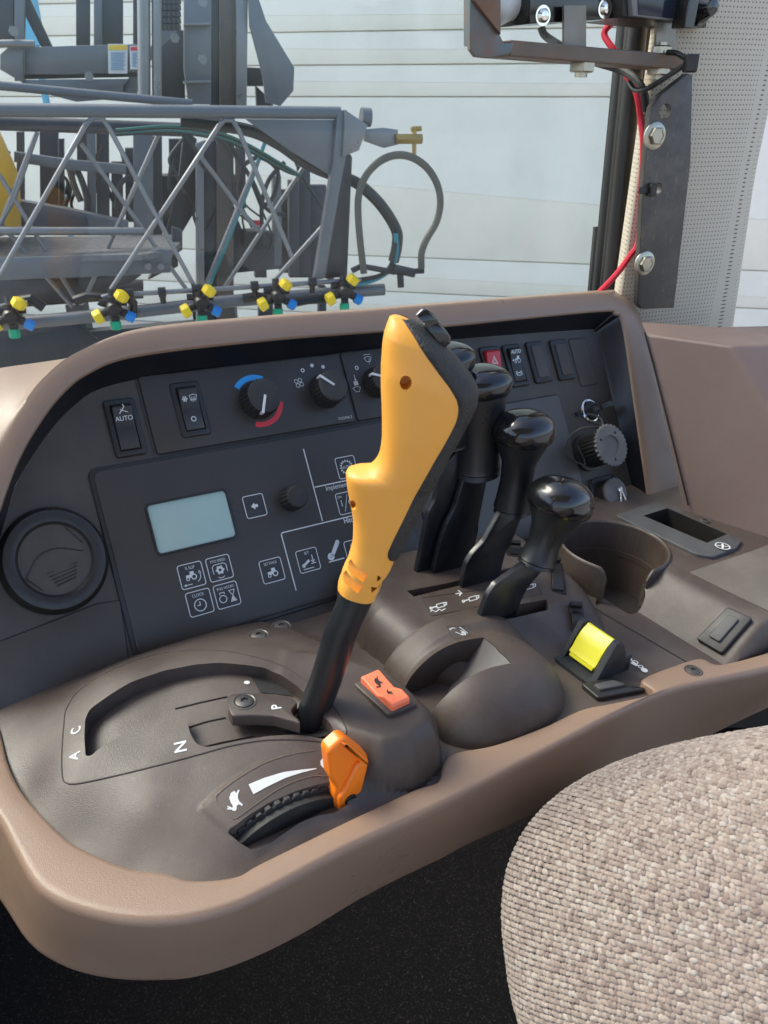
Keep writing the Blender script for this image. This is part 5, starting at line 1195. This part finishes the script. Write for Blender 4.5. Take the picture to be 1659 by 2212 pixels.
def bpl(ps,d,th,m,par,nm,b=.004,lab=None):
    o=np.array(hbm('A',ps[0],d)); fr_=frame(o,bx,np.array([0,0,1.]),bn,1)
    q=[((np.array(hbm('A',p,d))-o)@bx,(np.array(hbm('A',p,d))-o)[2]) for p in ps]
    g=G(); g.prism(q,-th,0,b,seg=2); return part(nm,g,m,par,fr_,lab)
bpl([(1060,515),(1456,518),(1442,768),(1250,650)],0,.012,steel,boom,'end_gusset')
bpl([(1458,478),(1500,476),(1500,640),(1400,1205),(1358,1212),(1440,700)],.03,.06,steel,boom,'end_post')
bpl([(1500,640),(1522,680),(1500,1195),(1405,1205)],-.05,.10,steelD,boom,'end_plate')
bpl([(1492,475),(1590,540),(1552,650),(1480,678)],.05,.05,steelL,boom,'hinge_plate')
g=G(); a=hbm('A',(1560,505),0); g.tube([a,hbm('A',(1600,508),0)],.045,20); part('hinge_barrel',g,steel,boom,MW)
bpl([(1575,560),(1660,552),(1720,560),(1720,625),(1660,640),(1575,610)],0,.03,steelL,boom,'latch_arm')
g=G(); g.tube([hbm('B',(50,600)),hbm('B',(162,600))],.028,6); g.tube([hbm('B',(132,545)),hbm('B',(130,675))],.012,10); g.tube([hbm('B',(118,560)),hbm('B',(160,555))],.014,6); part('brass_valve',g,mat('tarnished brass',(.4,.27,.09),.4,metal=.8,dust=.4,dcol=(.2,.15,.08),ds=20),boom,MW)
tb([(1572,1180),(1552,1000),(1548,860),(1575,770),(1630,705),(1700,672),(1775,678),(1845,725),(1890,800),(1902,880),(1885,960),(1845,1030),(1822,1090),(1820,1160)],.020,mat('grey olive hose',(.085,.08,.06),.6),boom,'hose',.05,sm=6,lab='grey olive hose bent into a loop')
tb([(780,520),(1060,560),(1200,620),(1330,710),(1450,760),(1540,790),(1640,880),(1710,990),(1715,1060),(1700,1130)],.032,hose,boom,'hose',-.1,sm=6,lab='thick black hose')
tb([(1710,1010),(1712,1100),(1680,1170),(1600,1215),(1500,1230)],.014,mat('teal hose',(.03,.22,.28),.45),boom,'hose',-.02,sm=6,lab='teal hose')
tb([(1708,1050),(1690,1140),(1640,1190),(1540,1210)],.012,hose,boom,'hose',.0,sm=6)
tb([(1520,1170),(1560,1150),(1620,1160),(1700,1175),(1830,1170)],.016,hose,boom,'pipe_fitting',.02)
tb([(1728,1170),(1732,1240)],.02,hose,boom,'pipe_fitting',.02); tb([(1700,1160),(1790,1180)],.026,hose,boom,'pipe_fitting',.03)
# thin hydraulic lines in the boom
for k in range(4): tb([(500,560+8*k),(760,545+10*k),(1000,590+10*k),(1230,715+8*k),(1300,760)],.006,hose if k%2 else mat('green line',(.03,.14,.12),.5),boom,'hydraulic_line',-.15-.03*k,sm=5)
YC=mat('yellow nozzle cap',(.80,.55,.01),.45); BC=mat('blue nozzle cap',(.01,.2,.55),.4); GC=mat('green nozzle cap',(.01,.33,.16),.4); NB=mat('black nozzle body',(.01,.01,.012),.4)
def bf(z,p,d):
    o=np.array(hbm(z,p,d)); return frame(o,bx,np.array([0,0,1.]),bn,1)
def nozzle():
    pass
nz_pos=[(50,1365),(492,1332),(868,1308),(1198,1280),(1487,1258)]
first=None
def mkbody(M):
    g=G(); g.lathe([(.036,-.02),(.042,-.01),(.042,.03),(.03,.05),(.0001,.052)],n=20,T=Matrix.Rotation(0,4,'X'),cap=False)
    for a,l in((55,.075),(200,.085),(330,.07),(270,.07),(100,.07)):
        d=Vector((math.cos(math.radians(a)),math.sin(math.radians(a)),.1)); g.tube([(0,0,.01),tuple(d*l*.9)],.022,10)
    g.tube([(-.07,.03,-.02),(.07,.02,-.02)],.018,10)
    g.tube([(0,.05,-.02),(0,.09,-.03)],.02,10)
    return g
def capg(a,r0,l,w):
    g=G(); d=Vector((math.cos(math.radians(a)),math.sin(math.radians(a)),.12)).normalized(); s=d*l
    g.tube([tuple(d*(r0)),tuple(d*(r0+.008)),tuple(d*(r0+.04)),tuple(d*(r0+.046))],[w*.9,w,w,w*.7],6 if w>.02 else 8); return g
src=[]
for i,p in enumerate(nz_pos):
    M=bf('A',p,.08)
    if i==0:
        nb=part('nozzle_body',mkbody(M),NB,boom,M)
        kids=[part('nozzle_cap',capg(52,.058,.03,.037),YC,nb,M),part('nozzle_cap',capg(203,.07,.03,.038),YC,nb,M),part('nozzle_cap',capg(328,.07,.03,.028),BC,nb,M),part('nozzle_cap',capg(268,.066,.03,.028),GC,nb,M)]
        M0=M; nb['label']='nozzle body at the left edge of the picture'
    else:
        dlt=(M.translation-M0.translation)
        c_=nb.copy(); C.objects.link(c_); c_.location=nb.location+dlt; c_['label']='nozzle body, number %s from the left'%['','two','three','four','five'][i]
        for q in kids: k_=q.copy(); C.objects.link(k_); k_.parent=c_
for p in((560,1265),(700,1262),(845,1250),(1100,1235),(1350,1218)):
    M=bf('A',p,.05); g=G(); g.tube([(-.02,.0,0),(.02,0,0)],.026,12); g.tube([(0,.0,0),(.0,-.06,-.02)],.016,8); part('pipe_clamp',g,NB,boom,M)
for ps in([(80,1300),(130,1290),(190,1330)],[(320,1300),(380,1280),(450,1285),(440,1320)],[(1050,1290),(1110,1280),(1180,1300)],[(1250,1310),(1330,1295),(1430,1290)],[(540,1270),(575,1310),(570,1370)]):
    tb(ps,.026,NB,boom,'valve_body',.0)
# ---- carrier frame behind
car=thing('sprayer_carrier','grey steel sprayer lift frame with mast and platform behind the boom','sprayer frame',MW,tuple(np.array(hbm('A',(900,1380),-1.2))*1.0+np.array([0,0,-.6])))
D1=-1.1
def cp(ps,d,th,m,nm,lab=None): return bpl(ps,d,th,m,car,nm,lab=lab)
cp([(795,-60),(912,-60),(912,452),(815,450),(795,300)],D1,.05,steel,'mast_plate')
cp([(912,-60),(950,-60),(950,470),(912,470)],D1-.1,.1,steelD,'mast_channel')
cp([(950,-60),(1022,-60),(1022,470),(950,470)],D1-.06,.1,rusty,'mast_beam')
cp([(1022,-60),(1072,-60),(1066,470),(1022,470)],D1,.08,steelL,'mast_post')
cp([(848,620),(880,610),(885,1420),(850,1420)],D1,.08,steelL,'mast_post')
cp([(880,610),(935,605),(935,1420),(885,1420)],D1-.08,.08,steelD,'mast_channel')
cp([(935,605),(1010,600),(1010,1400),(935,1400)],D1-.05,.08,rusty,'mast_beam')
cp([(1072,-60),(1100,-60),(1150,90),(1272,292),(1268,392),(1212,458),(1150,442),(1138,335),(1080,110)],D1+.05,.04,steel,'side_plate')
cp([(1065,290),(1150,295),(1150,372),(1068,372)],D1-.3,.1,steelD,'cross_member')
cp([(1105,370),(1180,440),(1180,470),(1110,470)],D1-.4,.05,steelD,'cross_member')
for x0,x1,y0,y1,d,m_ in((-20,58,-60,180,D1,steelD),(62,104,-60,350,D1+.02,steel),(328,388,-60,195,D1-.3,steelD),(405,440,-60,195,D1-.2,steel),(440,532,-60,195,D1-.35,steelD),(575,606,-60,250,D1-.5,steelD),(690,800,130,440,D1-.3,steelD)):
    cp([(x0,y0),(x1,y0),(x1,y1),(x0,y1)],d,.08,m_,'frame_post')
for x,y0,y1,r in((621,-60,435,.034),(676,-60,425,.026)): tb([(x,y0),(x+2,y1)],r,steelL,car,'upright_tube',D1+.5,n=16)
cp([(104,-60),(150,40),(225,200),(175,200),(104,60)],D1-.1,.06,steelD,'brace')
cp([(104,205),(300,198),(600,190),(592,312),(300,322),(104,322)],D1+.1,.08,steel,'cross_beam')
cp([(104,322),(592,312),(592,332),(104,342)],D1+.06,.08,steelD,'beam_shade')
cp([(100,345),(560,340),(530,372),(530,425),(330,440),(100,380)],D1+.12,.06,steel,'lower_beam')
cp([(530,365),(610,275),(690,130),(770,130),(700,200),(600,330),(590,440),(530,420)],D1+.05,.05,steel,'corner_gusset')
cp([(0,235),(70,172),(100,172),(100,360),(0,300)],D1+.15,.05,steel,'corner_gusset')
tb([(-50,190),(60,188),(150,190)],.02,steelL,car,'pivot_pin',D1+.2)
for x,y in((60,135),(875,12),(875,258),(755,165),(385,330)): 
    g=G(); a=hbm('A',(x,y),D1+.2); g.tube([a,tuple(np.array(a)+bn*.03)],.026,6); part('bolt',g,steelL,car,MW,sharp=20)
for y in(100,350): cp([(795,y),(912,y-4),(912,y+8),(795,y+10)],D1+.07,.08,steelL,'flange')
# chains of valves at the top
for k in range(4):
    g=G(); x=705+k*20
    for j in range(5): a=np.array(hbm('A',(x,5+j*28),D1+.3)); g.lathe([(.001,-.02),(.022,-.012),(.022,.012),(.001,.02)],tuple(a),n=10,cap=False)
    part('coupler_row',g,NB,car,MW)
# warning stickers
def sticker(x0,y0,x1,y1,band):
    p=[(x0,y0),(x1,y0),(x1-2,y1),(x0+2,y1)]; o=bpl(p,D1+.125,.006,WHT,car,'warning_sticker',b=.0005)
    h=(y1-y0); q=[(x0+4,y0+4),(x1-4,y0+4),(x1-4,y0+h*.2),(x0+4,y0+h*.2)]; bpl(q,D1+.129,.003,band,car,'sticker_band',b=.0003)
    g=G()
    for k in range(9):
        yy=y0+h*(.30+.07*k); a=np.array(hbm('A',(x0+12,yy),D1+.129)); b__=np.array(hbm('A',(x1-10-(k*7)%13,yy),D1+.129)); g.tube([a,b__],.0035,4)
    part('sticker_text',g,mat('sticker print',(.3,.42,.55),.7),car,MW)
sticker(466,190,552,318,mat('sticker yellow',(.75,.5,.03),.5)); sticker(560,198,606,300,mat('sticker red',(.6,.03,.05),.5))
# lower left machinery
cp([(60,655),(300,690),(545,712),(545,755),(300,735),(60,700)],D1+.1,.05,steel,'cross_beam')
cp([(70,865),(300,905),(555,960),(555,985),(60,985)],D1+.12,.1,steel,'cross_beam')
for x0,x1,y0,y1,d,m_ in((70,100,570,900,D1-.2,steelD),(170,250,560,900,D1-.3,steelD),(330,392,560,700,D1-.2,steelD),(375,412,560,960,D1-.05,steel),(415,470,560,960,D1-.15,steelD),(480,530,700,960,D1-.3,steelD),(575,660,560,1100,D1-.1,steel),(660,700,590,1100,D1-.3,steelD),(1250,1290,780,1200,D1-.2,steelD),(1290,1340,720,1200,D1-.3,steelD),(1180,1215,760,1150,D1-.2,steel),(1340,1410,800,1200,D1-.4,steelD)):
    cp([(x0,y0),(x1,y0),(x1+3,y1),(x0+3,y1)],d,.08,m_,'frame_post')
tb([(300,690),(345,760),(375,860),(372,960)],.02,hose,car,'hose',D1,sm=5); tb([(300,730),(320,800),(350,870)],.02,rusty,car,'hose',D1-.1,sm=5)
cp([(795,560),(850,600),(850,900),(790,1000),(700,1180),(640,1210),(700,1100),(730,960),(770,800)],D1-.25,.1,hose,'dark_bracket')
cp([(690,760),(790,760),(760,900),(770,1150),(720,1180)],D1-.45,.2,hose,'pump_block')
cp([(1000,880),(1050,1000),(1200,1010),(1230,1160),(1010,1180)],D1-.2,.15,steelD,'pump_block')
cp([(1060,1000),(1160,1000),(1160,1080),(1060,1080)],D1-.05,.15,hose,'pump_block')
cp([(1100,955),(1138,955),(1138,975),(1100,975)],D1+.05,.05,RED,'red_cap')
for ps in([(960,560),(1040,700),(1090,780),(1150,900),(1230,930)],[(1010,780),(1020,860),(1060,930),(1100,970)],[(1040,720),(1120,680),(1200,740),(1180,850),(1130,900)],[(1230,700),(1160,780),(1130,900),(1140,1060)],[(770,560),(840,640),(880,720),(980,800)],[(500,900),(520,800),(560,760)]):
    tb(ps,.014,hose,car,'hose',D1+.1,sm=5)
tb([(1150,600),(1090,770),(1000,1000),(905,1230)],.012,mat('teal pipe',(.03,.2,.22),.4),car,'hose',D1+.2)
rr=random.Random(5)
for k in range(14):
    x=rr.uniform(690,1300); y=rr.uniform(560,820); ps=[(x,y)]
    for j in range(3): x+=rr.uniform(-70,90); y+=rr.uniform(60,150); ps.append((x,min(y,1200)))
    tb(ps,rr.choice([.007,.010,.014]),rr.choice([hose,hose,steelD,rusty]),car,'hose',D1-.1+rr.uniform(-.2,.2),sm=5)
for k in range(9):
    x=rr.uniform(20,560); y=rr.uniform(560,760); ps=[(x,y)]
    for j in range(3): x+=rr.uniform(-50,60); y+=rr.uniform(40,110); ps.append((x,y))
    tb(ps,rr.choice([.007,.010,.014]),rr.choice([hose,steelD,rusty]),car,'hose',D1-.2+rr.uniform(-.2,.1),sm=5)
for x0,x1,y0,y1,d,m_ in((225,275,600,900,-.5,steelD),(540,575,640,960,-.35,steelD),(730,790,600,760,-.5,steelD),(1020,1060,640,900,-.35,steelD),(1100,1150,980,1200,-.4,steelD),(1415,1440,820,1210,-.5,steelD),(1210,1250,820,1180,-.45,rusty)):
    cp([(x0,y0),(x1,y0),(x1+3,y1),(x0+3,y1)],D1+d,.08,m_,'frame_post')
cp([(60,1120),(330,1250),(620,1235),(620,1290),(60,1330)],D1+.3,.2,steelD,'lower_frame')
# platform: deck plate, front skirt and rounded end
gz=mat('chequer deck',(.14,.14,.15),.5,metal=.4,dust=.4,dcol=(.34,.33,.32),ds=30)
cp([(-60,1115),(610,1100),(690,1075),(745,1080),(738,1178),(600,1185),(-60,1215)],D1+.9,.03,steel,'platform_skirt')
a=[np.array(hbm('A',p,D1+.9)) for p in((-60,1112),(610,1098),(745,1078))]; zt_=a[0][2]
g=G(); pl2=[hitz('A',p,hbm('A',(300,1105),D1+.9)[2]+.0) for p in((-80,1110),(610,1100),(745,1078),(780,1045),(740,1012),(600,1018),(-80,1025))]
g.loft([[tuple(p) for p in pl2],[tuple(p+np.array([0,0,-.03])) for p in pl2]],True,True,True); part('platform_deck',g,gz,car,MW)
cp([(745,985),(788,1000),(788,1080),(745,1110)],D1+.6,.1,steelD,'platform_end')
cp([(-60,1215),(300,1205),(610,1190),(560,1225),(300,1300),(-60,1320)],D1+.4,.05,steelD,'platform_under')
cp([(-80,1420),(330,1400),(420,1480),(300,1560),(-80,1600)],D1+.6,.1,steelD,'lower_frame')
g=G()
for x in(640,695): a=hbm('A',(x,1150),D1+.92); g.tube([a,tuple(np.array(a)+bn*.02)],.02,6)
part('bolt',g,steelL,car,MW)
# thin background clutter
cp([(-60,1480),(420,1430),(900,1390),(900,1450),(-60,1600)],D1-.2,.1,steelD,'lower_frame')
for x0,x1,y0,y1 in((850,885,1380,1500),(960,1000,1300,1450),(1120,1180,1290,1450),(1380,1410,1240,1400)): cp([(x0,y0),(x1,y0),(x1,y1),(x0,y1)],D1-.3,.08,steelD,'frame_post')
for x in(30,330,870,980):
    a=np.array(hbm('A',(x,1380),D1-.3)); g=G(); g.box(a[0]-.06,a[0]+.06,a[1],a[1]+.12,-EYE[2],a[2]+.1); part('frame_leg',g,steelD,car,MW)
a=np.array(hbm('A',(-300,1300),D1-.4)); T=Matrix.Translation((a[0],a[1]+.3,-EYE[2]+.62))@Matrix.Rotation(math.pi/2,4,'X')
g=G(); g.lathe([(.34,-.16),(.52,-.19),(.6,-.15),(.62,-.08),(.62,.08),(.6,.15),(.52,.19),(.34,.16)],n=64,T=T,cap=False,mod=lambda i,k:(1 if i%4<2 else .965) if 2<k<5 else 1); wh=part('tyre',g,hose,car,MW)
g=G(); g.lathe([(.0001,-.02),(.12,-.03),(.15,.05),(.3,.08),(.35,.15),(.35,-.15),(.3,-.08)],n=40,T=T,cap=False); part('rim',g,mat('yellow wheel rim',(.6,.4,.02),.45),wh,MW)
# yellow tank at the left edge
g=G(); c0=np.array(hbm('A',(-200,760),D1+.3)); R0=np.linalg.norm(np.array(hbm('A',(80,760),D1+.3))-c0)
pr=[(.0001,-.36),(R0*.55,-.36),(R0*.86,-.33),(R0*.97,-.10),(R0,0),(R0*.93,.12),(R0*.78,.36),(R0*.5,.42),(.0001,.42)]
g.lathe([(r,z*.9) for r,z in pr],tuple(c0),n=48,cap=False); alone('chemical_tank',g,mat('yellow tank plastic',(.75,.40,.01),.4,var=.1),MW,'yellow plastic tank cut off by the left edge of the picture','tank')
# blue panel on a pole, standing in for sky seen through the frame
g=G(); a=np.array(hbm('A',(95,80),D1-1.5)); a2=np.array(hbm('A',(115,195),D1-1.5)); g.box(a[0]-.01,a[0]+.10,a[1],a[1]+.1,a2[2],a[2]+1.2); g.box(a[0]+.03,a[0]+.06,a[1]+.02,a[1]+.08,-EYE[2],a2[2]); alone('sky_patch',g,mat('sky blue patch',(.12,.45,.65),.5),MW,'light blue panel standing in for sky behind the sprayer frame at top left','sky patch')
